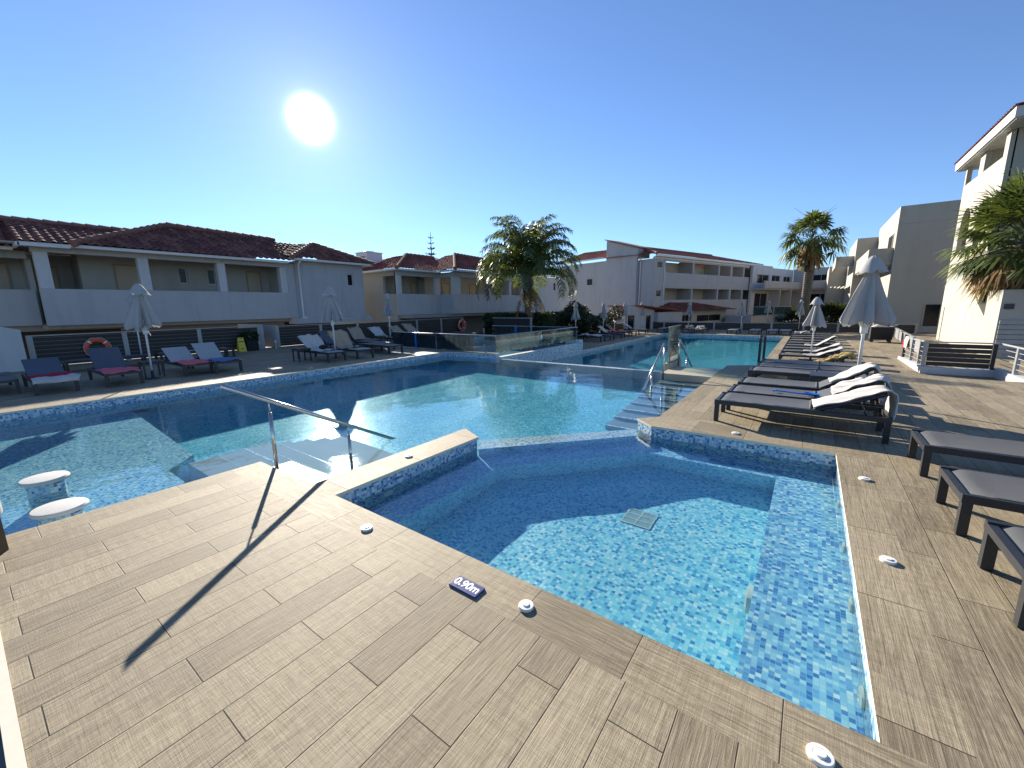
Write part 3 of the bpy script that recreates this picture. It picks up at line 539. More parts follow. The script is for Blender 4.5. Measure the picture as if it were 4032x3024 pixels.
b = MB(); b.box(30.2, 37.1, 20.05, 20.16, 4.4, 4.52); LB(b, 'gutter', M['gutter'])
b = MB()
roof_plane(b, (17.35, 21.42, 4.24), (22, 21.42, 4.24), (21.2, 25, 5.62), (24, 25, 5.62), .26, .34); roof_plane(b, (17.35, 30, 4.24), (17.35, 21.42, 4.24), (21.2, 26, 5.62), (21.2, 25, 5.62), .26, .34)
roof_plane(b, (21.15, 20.02, 4.32), (30.3, 20.02, 4.32), (24.9, 23.6, 5.86), (31, 23.6, 5.7), .26, .34); roof_plane(b, (21.15, 25, 4.32), (21.15, 20.02, 4.32), (24.9, 24.4, 5.86), (24.9, 23.6, 5.86), .26, .34)
roof_plane(b, (30.1, 20.0, 4.50), (37.1, 20.0, 4.50), (33.2, 23.2, 5.85), (34.2, 23.2, 5.85), .26, .34); roof_plane(b, (30.1, 24, 5.0), (30.1, 20.0, 4.5), (33.2, 23.6, 5.85), (33.2, 23.2, 5.85), .26, .34)
ro = LB(b, 'roof', M['roof2'])
b = MB()
for p, q in (((17.35, 21.42, 4.3), (21.2, 25, 5.68)), ((21.2, 25, 5.68), (24, 25, 5.68)), ((21.15, 20.02, 4.38), (24.9, 23.6, 5.92)), ((24.9, 23.6, 5.92), (31, 23.6, 5.76)), ((30.1, 20, 4.56), (33.2, 23.2, 5.9)), ((37.1, 20, 4.56), (34.2, 23.2, 5.9))): ridge(b, p, q)
obj('ridge_tiles', b, M['ridge'], ro)
t = thing('cooling_unit', 'tall white metal cooling box with side grille standing on the tiled roof edge', 'air conditioner', (19.3, 26, 4.4))
b = MB(); b.box(-.8, .5, 0, 1.3, -.1, 1.3); b.box(-.84, .54, -.04, 1.34, 1.3, 1.36); obj('casing', b, M['gutter'], t)
b = MB(); b.lathe([(.42, 1.362), (.42, 1.42), (.36, 1.45)], -.15, .65, 20); obj('fan_hood', b, M['gutter'], t)
b = MB(); [b.box(-.815, -.80, .25, 1.05, .1 + .1 * i, .15 + .1 * i) for i in range(10)]; obj('grille', b, M['darkmetal'], t)
# --- three storey balcony house
def rot_thing(name, label, cat, xy, deg): return thing(name, label, cat, (xy[0], xy[1], 0), math.radians(deg))
H3 = rot_thing('balcony_house', 'three storey white hotel house with two rows of balconies and stair tower', 'building', (43.45, 13.35), -17.7)
op = [(1.86, 6.99), (7.29, 12.62), (12.96, 15.58), (16.06, 18.87), (19.21, 22.22)]
b = MB(); walls(b, 0, 22.8, -.6, 6.34, 0, .22, [(a, c, z0, z1) for a, c in op for z0, z1 in ((5.02, 6.18), (2.20, 3.40))] + [(.38, 1.28, 5.44, 6.05), (.4, 1.29, 2.54, 3.21)])
b.box(0, .22, .22, 2.0, -.6, 6.34); b.box(22.58, 22.8, .22, 9, -.6, 6.34); obj('wall', b, M['white2'], H3)
b = MB(); b.box(.22, 22.58, 1.75, 1.9, -.6, 6.3); [b.box(c, c + .2, .22, 1.75, z, z + 2.4) for a, c in op for z in (1.2, 4.0)]; [b.box(.22, 22.58, .22, 1.75, z, z + .14) for z in (1.06, 3.86)]; obj('balcony_wall', b, M['cream'], H3)
b = MB(); b.box(-.42, -.2, 1.95, 13.6, -.6, 6.62); b.box(-.2, .0, 1.95, 2.15, -.6, 6.3); b.box(-.4, 12, 13.4, 13.6, -.6, 6.3); obj('side_wall', b, M['white2'], H3)
b = MB(); n0 = [(1.85, 6.6), (6.05, 6.6), (6.05, 8.75), (1.85, 7.52)]; b.extr(n0, 'X', -.44, 1.6); obj('stair_tower', b, M['white2'], H3)
b = MB(); b.extr([(1.6, 7.50), (6.25, 8.84), (6.25, 8.92), (1.6, 7.58)], 'X', -.6, 1.8); obj('tower_roof', b, M['roof2'], H3)
for x0, x1, z0, z1 in ((.38, 1.28, 5.44, 6.05), (.4, 1.29, 2.54, 3.21)): window(H3, x0, x1, z0, z1, .1)
b0 = MB()
for y0, y1, z0, z1 in ((8.0, 8.95, 4.03, 4.82), (11.2, 12.0, 2.62, 3.3)): window(H3, y0, y1, z0, z1, -.46, ax='X')
for a, c in op[:2]:
    for z in (1.2, 4.0): door(H3, a + .25, a + 1.05, z, z + 2.05, 1.74)
b = MB(); b.box(-.4, 23.3, -.45, -.3, 6.5, 6.72); b.box(-.3, 23.2, -.3, 0, 6.5, 6.53); b.box(-.05, 22.85, -.03, .25, 6.34, 6.5); b.box(-.85, -.7, 6.2, 14, 6.85, 7.0); obj('gutter', b, M['gutter'], H3)
b = MB(); roof_plane(b, (-.5, -.48, 6.70), (23.4, -.48, 6.70), (2.6, 5.2, 8.25), (20.5, 5.2, 8.25), .30, .45); roof_plane(b, (-.9, 14, 6.98), (-.5, -.48, 6.70), (2.6, 12, 8.25), (2.6, 5.2, 8.25), .30, .45); roof_plane(b, (23.4, -.48, 6.7), (23.4, 12, 6.7), (20.5, 5.2, 8.25), (20.5, 9, 8.25), .3, .45)
ro = obj('roof', b, M['roof2'], H3)
b = MB(); ridge(b, (-.5, -.48, 6.76), (2.6, 5.2, 8.3), .13); ridge(b, (2.6, 5.2, 8.3), (20.5, 5.2, 8.3), .13); obj('ridge_tiles', b, M['ridge'], ro)
b = MB(); b.tube([(1.55, -.05, 6.5), (1.55, -.05, -.5)], .05, 6); b.tube([(-.25, 1.6, 6.5), (-.1, 1.7, 6.2), (-.1, 1.75, -.5)], .06, 6); obj('downpipe', b, M['gutter'], H3)
# --- far terraced white house
H4 = rot_thing('terrace_house', 'far white flat roofed terrace house with long balcony behind the tall fan palm', 'building', (64.8, 6.08), -17.7)
b = MB(); walls(b, -2, 11, -.6, 6.4, 0, .3, [(-.69, 2.95, 4.3, 5.45), (3.78, 6.55, 4.3, 5.45), (7.66, 10.2, 4.3, 5.4), (-.9, 3, .4, 3.0), (3.97, 6.8, .4, 3.0), (7.6, 10.3, .4, 3.0)]); b.box(-2, 3.7, -.02, .5, 6.4, 6.62); obj('wall', b, M['white'], H4)
b = MB(); b.box(-2, 9.9, -1.6, -1.4, 3.58, 4.5); b.box(-2, 9.9, -1.4, 0, 3.4, 3.6); b.box(9.9, 10.98, -.9, -.75, 3.62, 4.5); b.box(9.9, 10.98, -.75, 0, 3.42, 3.62); [b.box(x, x + .25, -1.4, 0, -.5, 3.4) for x in (3.3, 7.0)]; obj('balcony', b, M['white2'], H4)
b = MB(); b.box(11.0, 11.3, -6.6, -.02, -.6, 6.5); b.box(11.3, 22, -6.6, -6.3, -.6, 6.5); obj('wing_wall', b, M['white2'], H4)
b = MB(); b.box(9.6, 9.75, -5.3, -2.0, 3.65, 4.68); b.box(9.75, 11, -5.3, -2.0, 3.45, 3.65); obj('wing_balcony', b, M['white2'], H4)
for x0, x1, z0, z1 in ((-.69, 2.95, 4.3, 5.45), (3.78, 6.55, 4.3, 5.45), (7.66, 10.2, 4.3, 5.4), (-.9, 3, .4, 3.0), (3.97, 6.8, .4, 3.0), (7.6, 10.3, .4, 3.0)): window(H4, x0, x1, z0, z1, .1, mullion=True)
window(H4, -4.7, -2.4, 4.4, 5.55, 10.97, ax='X', mullion=True); window(H4, -5.0, -2.4, .5, 2.9, 10.97, ax='X', mullion=True)
b = MB(); b.box(.2, 1.4, .12, .14, 4.36, 5.4); b.box(4.0, 6.3, .12, .14, 4.36, 5.4); obj('curtain', b, M['curtain'], H4)
for x in (6.1, 10.2): b = MB(); b.box(x, x + 1.1, 3, 4, 6.4, 6.95); b.box(x - .1, x + 1.2, 2.9, 4.1, 7.0, 7.1); obj('roof_vent', b, M['gutter'], H4)
t = rot_thing('glass_balustrade', 'greenish glass balustrade of the far raised terrace behind the pool fence', 'balustrade', (56.5, 4.3), -17.7)
b = MB(); b.box(-3.2, 1.9, 0, .03, .35, 1.25); b.box(2.3, 7.2, 0, .03, .35, 1.2); b.box(2.2, 2.26, -5, 0, .35, 1.2); obj('panel', b, M['balcglass'], t)
b = MB(); [b.tube([(-3.2, .06, 1.27 - .0), (1.9, .06, 1.27)], .03, 6) if i == 0 else b.tube([(2.2, .06, 1.22), (7.2, .06, 1.22)], .03, 6) for i in range(2)]; obj('handrail', b, M['steel'], t)
b = MB(); b.box(-3.4, 8, .1, 3, -.56, .34); obj('base_wall', b, M['white2'], t)
# --- beige stepped block on the right
E = thing('stepped_block', 'big beige stepped hotel block with blank shaded end wall and side balconies', 'building', (42, -4.5, 0))
LE = lambda mb, name, m: obj(name, mb, m, E, loc=(-42, 4.5, 0))
b = MB(); b.box(42, 53.7, -13, -4.5, -.6, 7.2); b.box(42.02, 53.7, -13, -4.52, 7.2, 7.23); b.box(42, 53.7, -13, -4.5, 7.23, 8.45); LE(b, 'tower_wall', M['pale'])
b = MB(); b.box(53.7, 64, -13, -2.95, -.6, 7.75); b.box(64, 77, -13, -1.25, -.6, 5.9); LE(b, 'rear_wall', M['pale'])
b = MB(); b.box(42.3, 42.5, -4.498, -3.1, 4.4, 5.62); b.box(42.5, 53.6, -3.25, -3.1, 4.4, 5.62); b.box(42.5, 53.6, -4.498, -3.25, 4.25, 4.4); LE(b, 'balcony', M['pale'])
b = MB(); b.box(54.5, 54.7, -2.948, -1.5, 5.2, 6.2); b.box(54.7, 63, -1.65, -1.5, 5.2, 6.2); LE(b, 'balcony', M['pale'])
b = MB(); [b.box(55 + .0, 63, -2.9 + .35 * i, -2.82 + .35 * i, 3.2 + .0, 3.32) for i in range(5)]; LE(b, 'pergola', M['pale'])
window(E, 43.2 - 42, 45.6 - 42, 5.6, 6.75, .01, ax='Y'); window(E, 47 - 42, 49.5 - 42, 1.0, 3.4, .01, ax='Y')
b = MB(); b.box(41.985, 42.0, -7.42, -6.65, -.1, 1.45); LE(b, 'door', M['winglass'])
b = MB(); b.box(41.95, 41.998, -7.5, -7.42, -.1, 1.5); b.box(41.95, 41.998, -6.65, -6.58, -.1, 1.5); b.box(41.95, 41.998, -7.42, -6.65, 1.45, 1.5); LE(b, 'door_frame', M['pale'])
# --- tall tower with loggia at the right edge
F = thing('loggia_tower', 'tall pale tower with open loggia under an overhanging tiled roof and arched niches', 'building', (28.4, -6.2, 0))
LF = lambda mb, name, m: obj(name, mb, m, F, loc=(-28.4, 6.2, 0))
b = MB()
arch = [(32.4 + .9 + .9 * math.cos(PI * i / 14), 5.55 + 1.05 * math.sin(PI * i / 14)) for i in range(15)]
hol = [(32.45, 34.7, 8.0, 8.95), (28.95, 31.65, 8.0, 8.95), (32.4, 34.2, 4.4, 5.55), (29.6, 31.2, 4.4, 6.4)]
walls(b, 28.4, 34.95, -.6, 8.95, -6.45, -6.25, hol + [(32.4, 34.2, 5.55, 6.6)])
ap = arch[::-1]                                                       # spandrel above the arch
for (xa, za), (xb, zb) in zip(ap, ap[1:]): b.quad([(xa, -6.25, za), (xb, -6.25, zb), (xb, -6.25, 6.6), (xa, -6.25, 6.6)]); b.quad([(xa, -6.25, za), (xb, -6.25, zb), (xb, -6.45, zb), (xa, -6.45, za)])
b.box(28.4, 28.6, -14, -6.4, -.6, 8.0); b.box(28.4, 28.6, -14, -9.0, 8.0, 8.95); b.box(28.4, 28.6, -7.2, -6.4, 8.0, 8.95); b.box(34.75, 34.95, -14, -6.4, -.6, 8.0); LF(b, 'wall', M['pale'])
b = MB(); b.box(28.6, 34.75, -10, -9.9, -.6, 8.0); b.box(28.6, 34.75, -9.9, -6.4, 7.8, 8.0); b.box(31.7, 31.9, -9.9, -6.4, 8.0, 8.95); b.box(32.0, 34.6, -7.2, -7.0, 4, 7.8); LF(b, 'inner_wall', M['pale'])
b = MB(); b.box(26.9, 35.6, -14, -5.98, 8.955, 9.1); b.box(26.9, 35.6, -5.98, -5.9, 9.0, 9.40); b.box(26.8, 26.9, -14, -5.9, 9.0, 9.4); LF(b, 'eave', M['white'])
b = MB(); roof_plane(b, (35.75, -5.85, 9.4), (26.7, -5.85, 9.4), (34, -9.5, 10.7), (29.5, -9.5, 10.7), .3, .42); roof_plane(b, (26.7, -5.85, 9.4), (26.7, -14, 9.4), (29.5, -9.5, 10.7), (29.5, -13, 10.7), .3, .42); LF(b, 'roof', M['roof2'])
t = thing('entrance_wall', 'sunlit cream buttress wall with slanted edge and notices beside the ramp', 'wall', (26.3, -6.2, 0))
b = MB(); b.extr([(26.3, -.6), (26.3, .66), (28.2, 1.54), (30, 2.64), (32.05, 2.64), (32.05, -.6)], 'Y', -6.6, -6.2); b.box(32.05, 34.9, -6.62, -6.22, 1.34, 2.6); b.box(34.3, 34.9, -6.62, -6.22, -.6, 1.34); obj('wall', b, M['pale'], t, loc=(-26.3, 6.2, 0))
b = MB(); b.box(32.05, 34.3, -6.60, -6.5, -.6, 1.33); obj('doorway', b, M['pale'], t, loc=(-26.3, 6.2, 0))
for x0, x1, z0, z1, nm in ((29.95, 30.75, .38, 1.48, 'notice board'), (28.9, 29.4, .62, 1.15, 'note'), (31.2, 31.55, .5, .8, 'small note')):
    p_ = MB(); p_.box(x0, x1, -6.195, -6.185, z0, z1); o = obj('notice', p_, M['paper'], None); tag(o, {'notice board': 'large printed notice sheet on the sunlit buttress wall', 'note': 'small printed sheet right of the large notice', 'small note': 'tiny paper sign left of the large notice by the doorway'}[nm], 'notice')
    l_ = MB(); [l_.box(x0 + .08, x1 - .08 - (.2 * (i % 3 == 2) if x1 - x0 > .6 else 0), -6.184, -6.182, z1 - .1 - .085 * i, z1 - .08 - .085 * i) for i in range(int((z1 - z0 - .15) / .085))]; obj('print', l_, M['textgrey'], o)
t = thing('podium_wall', 'shaded podium wall with horizontal louvers below the near fan palm', 'wall', (24.5, -6, 0))
b = MB(); b.box(24.5, 26.2, -16, -6.0, -.6, 2.12); obj('wall', b, M['pale'], t, loc=(-24.5, 6, 0))
b = MB(); [b.box(24.44, 24.499, -16, -6.05, -.35 + .19 * i, -.19 + .19 * i) for i in range(7)]; obj('louver', b, M['louver'], t, loc=(-24.5, 6, 0))
b = MB(); b.box(24.46, 24.499, -6.35, -6.1, 1.38, 1.58); obj('vent', b, M['darkmetal'], t, loc=(-24.5, 6, 0))
# --- low bar pavilion and shed beyond the far fence
t = rot_thing('pool_pavilion', 'low pool pavilion with dark red hipped roof and long window beyond the fence', 'building', (42.57, 11.15), -17.7)
b = MB(); walls(b, 3.0, 13.0, -.6, 1.06, 1.2, 1.4, [(3.3, 5.6, -.15, .6), (6.65, 11.97, -.26, .52)]); b.box(3.0, 3.2, 1.4, 6, -.6, 1.06); b.box(12.8, 13, 1.4, 6, -.6, 1.06); obj('wall', b, M['white2'], t)
b = MB(); roof_plane(b, (-.2, .3, 1.1), (13.8, .3, 1.0), (4.2, 3.2, 2.2), (5.2, 3.2, 2.2), .3, .4); roof_plane(b, (-.2, 7, 1.1), (-.2, .3, 1.1), (4.2, 3.5, 2.2), (4.2, 3.2, 2.2), .3, .4); roof_plane(b, (13.8, .3, 1.0), (13.8, 7, 1.0), (5.2, 3.2, 2.2), (5.2, 3.5, 2.2), .3, .4); obj('roof', b, M['roof'], t)
window(t, 3.3, 5.6, -.15, .6, 1.3, mullion=True); window(t, 6.65, 11.97, -.26, .52, 1.3, mullion=True)
b = MB(); b.box(.4, 2.9, 1.3, 5, -.6, 1.05); obj('shaded_front', b, M['shadewall'], t)
t = rot_thing('pool_shed', 'small white shed with sloping red tiled roof left of the pavilion', 'shed', (42.57, 11.15), -17.7)
b = MB(); walls(b, -7.0, -3.0, -.6, 1.1, 0, .2, [(-6.9, -5.95, -.6, .8), (-4.25, -3.5, -.6, .75)]); b.extr([(-7.0, 1.1), (-3.0, 1.1), (-3.0, 1.2), (-7.0, 1.72)], 'Y', 0, .2); b.box(-3.0, 1.1, -.4, -.2, -.6, 1.0); b.box(.9, 1.1, -.2, 2, -.6, 1.0); b.box(-3.0, -2.8, -.2, 0, -.6, 1.0); obj('wall', b, M['white2'], t)
b = MB(); b.extr([(-5.6, 1.62), (1.3, .98), (1.3, 1.06), (-5.6, 1.70)], 'Y', -.6, 3.5); obj('roof', b, M['roof2'], t)
b = MB(); b.box(-6.9, -5.95, .08, .12, -.6, .8); obj('door', b, M['winglass'], t); b = MB(); b.box(-4.25, -3.5, .08, .12, -.6, .75); obj('door', b, M['winglass'], t)
# ------------------------------------------------------------------ palms, trees, shrubs
UPV = Vector((0, 0, 1))
def trunk_mesh(b, pts, rad, n=12, ring=.09, amp=.12):
    P = [Vector(p) for p in pts]; out = []; rr = []; tot = 0
    for p, q, r0, r1 in zip(P, P[1:], rad, rad[1:]):
        m = max(2, round((q - p).length / ring * 2))
        for i in range(m): out.append(p.lerp(q, i / m)); rr.append((r0 + (r1 - r0) * i / m) * (1 + (amp if len(out) % 2 else -amp * .5)))
    out.append(P[-1]); rr.append(rad[-1]); b.tube(out, rr, n)
def frond(b, base, az, el, L, droop, rnd, leaf=.5, n=15, wid=.05, mi=0, twist=.0, start=.12, cv=1.7):
    pts = []; p = Vector(base); a = el
    for i in range(n + 1):
        t = i / n; pts.append(p.copy()); a = el - droop * t ** cv
        p = p + Vector((math.cos(az) * math.cos(a), math.sin(az) * math.cos(a), math.sin(a))) * (L / n)
    b.tube(pts, [.035 * (1 - .85 * i / n) for i in range(n + 1)], 4, mi, False)
    side = Vector((-math.sin(az), math.cos(az), 0)); m = int(46 * L / 3)
    for j in range(m):
        t = start + (1 - start) * (j + rnd.random() * .8) / m; k = min(n - 1, int(t * n)); f = t * n - k; q = pts[k].lerp(pts[k + 1], f); d = (pts[k + 1] - pts[k]).normalized()
        ln = leaf * (.55 + .6 * math.sin(PI * min(1, t * .95 + .08)) * rnd.uniform(.8, 1.15))
        for sgn in (-1, 1):
            o = (side * sgn * rnd.uniform(.55, 1) + d * rnd.uniform(.35, .8) + UPV * rnd.uniform(-.25, .35)).normalized()
            m1 = q + o * ln * .5; tip = m1 + (o * .75 - UPV * rnd.uniform(.5, 1.15)).normalized() * ln * .55; w_ = d.cross(UPV) * 0 + d * wid * .5
            b.quad([q - w_ * .6, q + w_ * .6, m1 + w_, m1 - w_], mi); b.quad([m1 - w_, m1 + w_, tip], mi)
def fanleaf(b, base, az, el, pet, R, rnd, mi=0, nseg=24, droop=.4, wid=.05):
    d = Vector((math.cos(az) * math.cos(el), math.sin(az) * math.cos(el), math.sin(el))); sd = Vector((-math.sin(az), math.cos(az), 0)); upn = sd.cross(d) * -1
    p0 = Vector(base); sag = -UPV * (.10 * pet); hub = p0 + d * pet + sag; b.tube([p0, p0 + d * pet * .5 - sag * .2, hub], [.028, .022, .016], 4, mi, False)
    dd = (d - UPV * droop * .5).normalized(); nn = dd.cross(sd); roll = rnd.uniform(-.35, .35)
    for i in range(nseg):
        a = math.radians(-118 + 236 * (i + .5) / nseg) ; ln = R * (1 - .32 * (abs(a) / 2.1) ** 2) * rnd.uniform(.85, 1.08)
        o = (dd * math.cos(a) + (sd * math.cos(roll) + nn * math.sin(roll)) * math.sin(a)).normalized(); o = (o + nn * (.16 if i % 2 else -.1) + nn * -.22 * abs(math.sin(a))).normalized()
        pr = o.cross(nn).normalized(); w = wid * (R / .9)
        m1 = hub + o * ln * .6 - UPV * (droop * .10 * ln); tip = hub + o * ln * .95 - UPV * (droop * (.30 + .35 * rnd.random()) * ln)
        b.quad([hub, m1 + pr * w, m1 - pr * w], mi); b.quad([m1 - pr * w, m1 + pr * w, tip + pr * w * .15, tip - pr * w * .15], mi)
rnd = random.Random(5)
# feather palm behind the children's pool
t = thing('feather_palm', 'big feather palm with arching drooping fronds standing before the second hotel wing', 'palm tree', (21.5, 14.3, 0))
b = MB(); trunk_mesh(b, [(0, 0, -.56), (0, .02, 1.0), (.02, 0, 2.2), (.0, 0, 3.9)], [.24, .19, .20, .26]); 
for i in range(26):                                                   # old frond bases round the crown shaft
    a = i * 2.399; z = 1.9 + 1.2 * i / 26; b.tube([(.17 * math.cos(a), .17 * math.sin(a), z), (.30 * math.cos(a), .30 * math.sin(a), z + .28), (.36 * math.cos(a), .36 * math.sin(a), z + .52)], [.06, .045, .02], 5)
obj('trunk', b, M['trunk'], t)
b = MB()
for i in range(54):
    a = i * 2.399 + rnd.uniform(-.2, .2); f = i / 54; el = math.radians(89 - 66 * f ** .85 + rnd.uniform(-7, 7)); frond(b, (.1 * math.cos(a), .1 * math.sin(a), 4.35 - .95 * f), a, el, rnd.uniform(3.7, 4.4) * (1 - .14 * (1 - f)), math.radians(92 + 62 * f + rnd.uniform(-12, 16)), rnd, .72, 15, .062)
obj('crown', b, M['feather'], t)
b = MB()
for i, (a, el) in enumerate(((-1.2, -.9), (-2.4, -1.0), (2.6, -1.1), (-.5, -1.15), (-1.9, -.75))): frond(b, (.12 * math.cos(a), .12 * math.sin(a), 3.0), a, el, 2.1, .5, rnd, .42, 10)
obj('dead_fronds', b, M['dead'], t)
# tall fan palm beyond the far fence
t = thing('fan_palm', 'tall fan palm with thick bare trunk and brown skirt rising behind the far fence', 'palm tree', (42, .45, 0))
b = MB(); trunk_mesh(b, [(0, 0, -.56), (0, .05, 2.0), (0, .02, 4.4), (0, .1, 6.6)], [.38, .32, .35, .31], 12, .14, .06); obj('trunk', b, M['trunk'], t)
b = MB()
for i in range(38):
    a = i * 2.399 + rnd.uniform(-.3, .3); f = i / 38; fanleaf(b, (0, .1, 6.9 - .5 * f), a, math.radians(84 - 112 * f + rnd.uniform(-9, 9)), rnd.uniform(1.35, 1.85) * (1 - .1 * (1 - f)), rnd.uniform(.95, 1.2), rnd, 0, 20, .45 + .55 * f, .062)
for a, l in ((.3, 1.5), (2.2, 1.7), (-1.9, 1.4), (-.9, 1.8)): b.tube([(0, .1, 7.4), (.6 * math.cos(a), .1 + .6 * math.sin(a), 8.4), (l * math.cos(a), .1 + l * math.sin(a), 9.1)], [.03, .02, .008], 4)
obj('crown', b, M['fan'], t)
b = MB()
for i in range(240):
    a = rnd.random() * 2 * PI; z = rnd.uniform(5.3, 6.5); r = rnd.uniform(.35, .6); p = Vector((r * math.cos(a), .1 + r * math.sin(a), z)); q = p + Vector((math.cos(a) * rnd.uniform(.15, .5), math.sin(a) * rnd.uniform(.15, .5), -rnd.uniform(.7, 1.2))); s_ = Vector((-math.sin(a), math.cos(a), 0)) * rnd.uniform(.04, .10)
    b.quad([p - s_ * .5, p + s_ * .5, q + s_, q - s_])
obj('skirt', b, M['dead'], t)
# big fan palm above the podium wall
t = thing('fan_palm', 'broad fan palm with large stiff leaves and dry skirt growing above the podium wall', 'palm tree', (26.0, -6.75, 2.1))
b = MB(); trunk_mesh(b, [(0, 0, 0), (0, 0, 1.0), (0, 0, 2.2)], [.34, .32, .28], 12, .12, .1); obj('trunk', b, M['trunk'], t)
b = MB()
for i in range(62):
    a = i * 2.399 + rnd.uniform(-.2, .2); f = i / 62; fanleaf(b, (.08 * math.cos(a), .08 * math.sin(a), 2.5 - .9 * f), a, math.radians(84 - 102 * f + rnd.uniform(-8, 8)), rnd.uniform(1.15, 1.7), rnd.uniform(1.0, 1.3), rnd, 0, 30, .2 + .45 * f, .040)
obj('crown', b, M['fan'], t)
b = MB()
for i in range(30):
    a = i * 2.399; fanleaf(b, (.1 * math.cos(a), .1 * math.sin(a), 1.5), a, math.radians(rnd.uniform(-42, -14)), rnd.uniform(.8, 1.3), rnd.uniform(.8, 1.05), rnd, 0, 26, .9, .042)
obj('dead_fronds', b, M['dead'], t)
# Norfolk pine far behind
t = thing('norfolk_pine', 'slim tiered pine tree peeking over the tiled roof far behind', 'pine tree', (49.05, 51.58, -3))
b = MB(); b.tube([(0, 0, 0), (0, 0, 9), (0, 0, 16.8)], [.28, .16, .03], 8); obj('trunk', b, M['bark'], t)
b = MB()
for k in range(12):
    z = 6.2 + k * .88; R = 2.0 * (1 - (z - 6) / 11.2) + .12
    for j in range(6 if k < 10 else 4):
        a = j * 2 * PI / 6 + k * .55 + rnd.uniform(-.2, .2); r = R * rnd.uniform(.8, 1.1); d = Vector((math.cos(a), math.sin(a), 0)); pts = [Vector((0, 0, z)) + d * r * s_ + UPV * (.30 * r * s_ ** 2 - .05 * s_) for s_ in (0, .35, .7, 1)]
        b.tube(pts, [.05, .04, .03, .02], 4, 0, False); sd = d.cross(UPV)
        for q in range(int(24 * r)):
            s_ = .3 + .7 * rnd.random(); p = pts[0].lerp(pts[3], s_); o = (d * rnd.uniform(.2, 1) + sd * rnd.uniform(-.8, .8) + UPV * rnd.uniform(.3, 1)).normalized(); ln = rnd.uniform(.18, .36); w = o.cross(d).normalized() * .07
            b.quad([p - w, p + w, p + o * ln])
obj('crown', b, M['pine'], t)
def blob(b, c, r, n, size, rnd, shell=.55):
    for i in range(n):
        while True:
            v = Vector((rnd.uniform(-1, 1), rnd.uniform(-1, 1), rnd.uniform(-1, 1)))
            if shell < v.length < 1: break
        wob = 1 + .10 * math.sin(5 * v.x + 3 * v.z) * math.cos(4 * v.y)
        p = Vector((c[0] + v.x * r[0] * wob, c[1] + v.y * r[1] * wob, c[2] + v.z * r[2] * wob)); o = Vector((rnd.gauss(0, 1), rnd.gauss(0, 1), rnd.gauss(.3, 1))).normalized(); s_ = o.orthogonal().normalized(); u = o.cross(s_); z = size * rnd.uniform(.6, 1.3)
        b.quad([p - s_ * z * .35, p + u * z * .7, p + s_ * z * .35, p - u * z * .7])
def shrub(label, xy, r, zc, m, n=1800, size=.16, name='round_shrub', cat='shrub', z0=ZL):
    t = thing(name, label, cat, (xy[0], xy[1], z0)); b = MB(); b.tube([(0, 0, 0), (.03, 0, zc)], [.09, .05], 6); obj('stem', b, M['bark'], t); b = MB(); blob(b, (0, 0, zc), r, n, size, rnd)
    obj('crown', b, m, t); return t
shrub('big dark clipped dome shaped shrub behind the first far umbrella', (27.6, 14.2), (1.28, 1.28, 1.55), 1.0, M['bush'], 7000, .13)
shrub('low dark shrub spreading right of the dome shaped shrub', (29.4, 14.0), (1.1, 1.0, .9), .8, M['bush'], 2600, .14)
shrub('loose red brown shrub in front of the stair tower', (34.0, 13.6), (.7, .7, .75), 1.6, M['redleaf'], 420, .17, 'red_shrub')
shrub('small green shrub at the foot of the blank tower wall', (32.3, 13.9), (.8, .8, .8), .9, M['bush'], 900, .15)
def spiky(label, xy, R, n, z0=ZL):
    t = thing('low_palm', label, 'palm', (xy[0], xy[1], z0)); b = MB(); b.tube([(0, 0, 0), (0, 0, .5)], [.18, .15], 8); obj('trunk', b, M['trunk'], t); b = MB()
    for i in range(n):
        a = i * 2.399; fanleaf(b, (0, 0, .5), a, math.radians(rnd.uniform(5, 85)), R * .55, R * .55, rnd, 0, 18, .5, .05)
    obj('crown', b, M['bush'], t)
spiky('low dark fan palm bush left of the tall palm trunk', (43, 1.35), 1.7, 34); spiky('larger low fan palm bush right of the tall palm trunk', (43.5, -1.5), 2.2, 42)
t = thing('clipped_hedge', 'long clipped green hedge behind the dark timber screen', 'hedge', (21.2, 15, 0)); b = MB()
for i in range(9000):
    x, y, z = rnd.uniform(0, 1), rnd.uniform(-2.2, 2.6), rnd.uniform(0, 1.22); f = rnd.random()
    if f < .45: z = 1.22 + rnd.gauss(0, .05)
    elif f < .8: x = rnd.gauss(0, .05)
    else: y = -2.2 + rnd.gauss(0, .05)
    p = Vector((x, y, z)); o = Vector((rnd.gauss(0, 1), rnd.gauss(0, 1), rnd.gauss(0, 1))).normalized(); s_ = o.orthogonal(); u = o.cross(s_); k = rnd.uniform(.04, .09); b.quad([p - s_ * k * .5, p + u * k, p + s_ * k * .5, p - u * k])
b.box(.06, .94, -2.14, 2.54, -.56, 1.15); obj('foliage', b, M['hedge'], t)
t = thing('clipped_hedge', 'darker hedge running from the feather palm to the dome shaped shrub', 'hedge', (24.2, 14.3, ZL)); b = MB()
for i in range(6000):
    x, y, z = rnd.uniform(-2, 2.4), rnd.uniform(0, .9), rnd.uniform(0, 1.72); f = rnd.random()
    if f < .4: z = 1.72 + rnd.gauss(0, .06)
    elif f < .9: y = rnd.gauss(0, .06)
    else: x = -2 + rnd.gauss(0, .06)
    p = Vector((x, y, z)); o = Vector((rnd.gauss(0, 1), rnd.gauss(0, 1), rnd.gauss(0, 1))).normalized(); s_ = o.orthogonal(); u = o.cross(s_); k = rnd.uniform(.05, .11); b.quad([p - s_ * k * .5, p + u * k, p + s_ * k * .5, p - u * k])
b.box(-1.94, 2.34, .06, .84, 0, 1.64); obj('foliage', b, M['bush'], t)
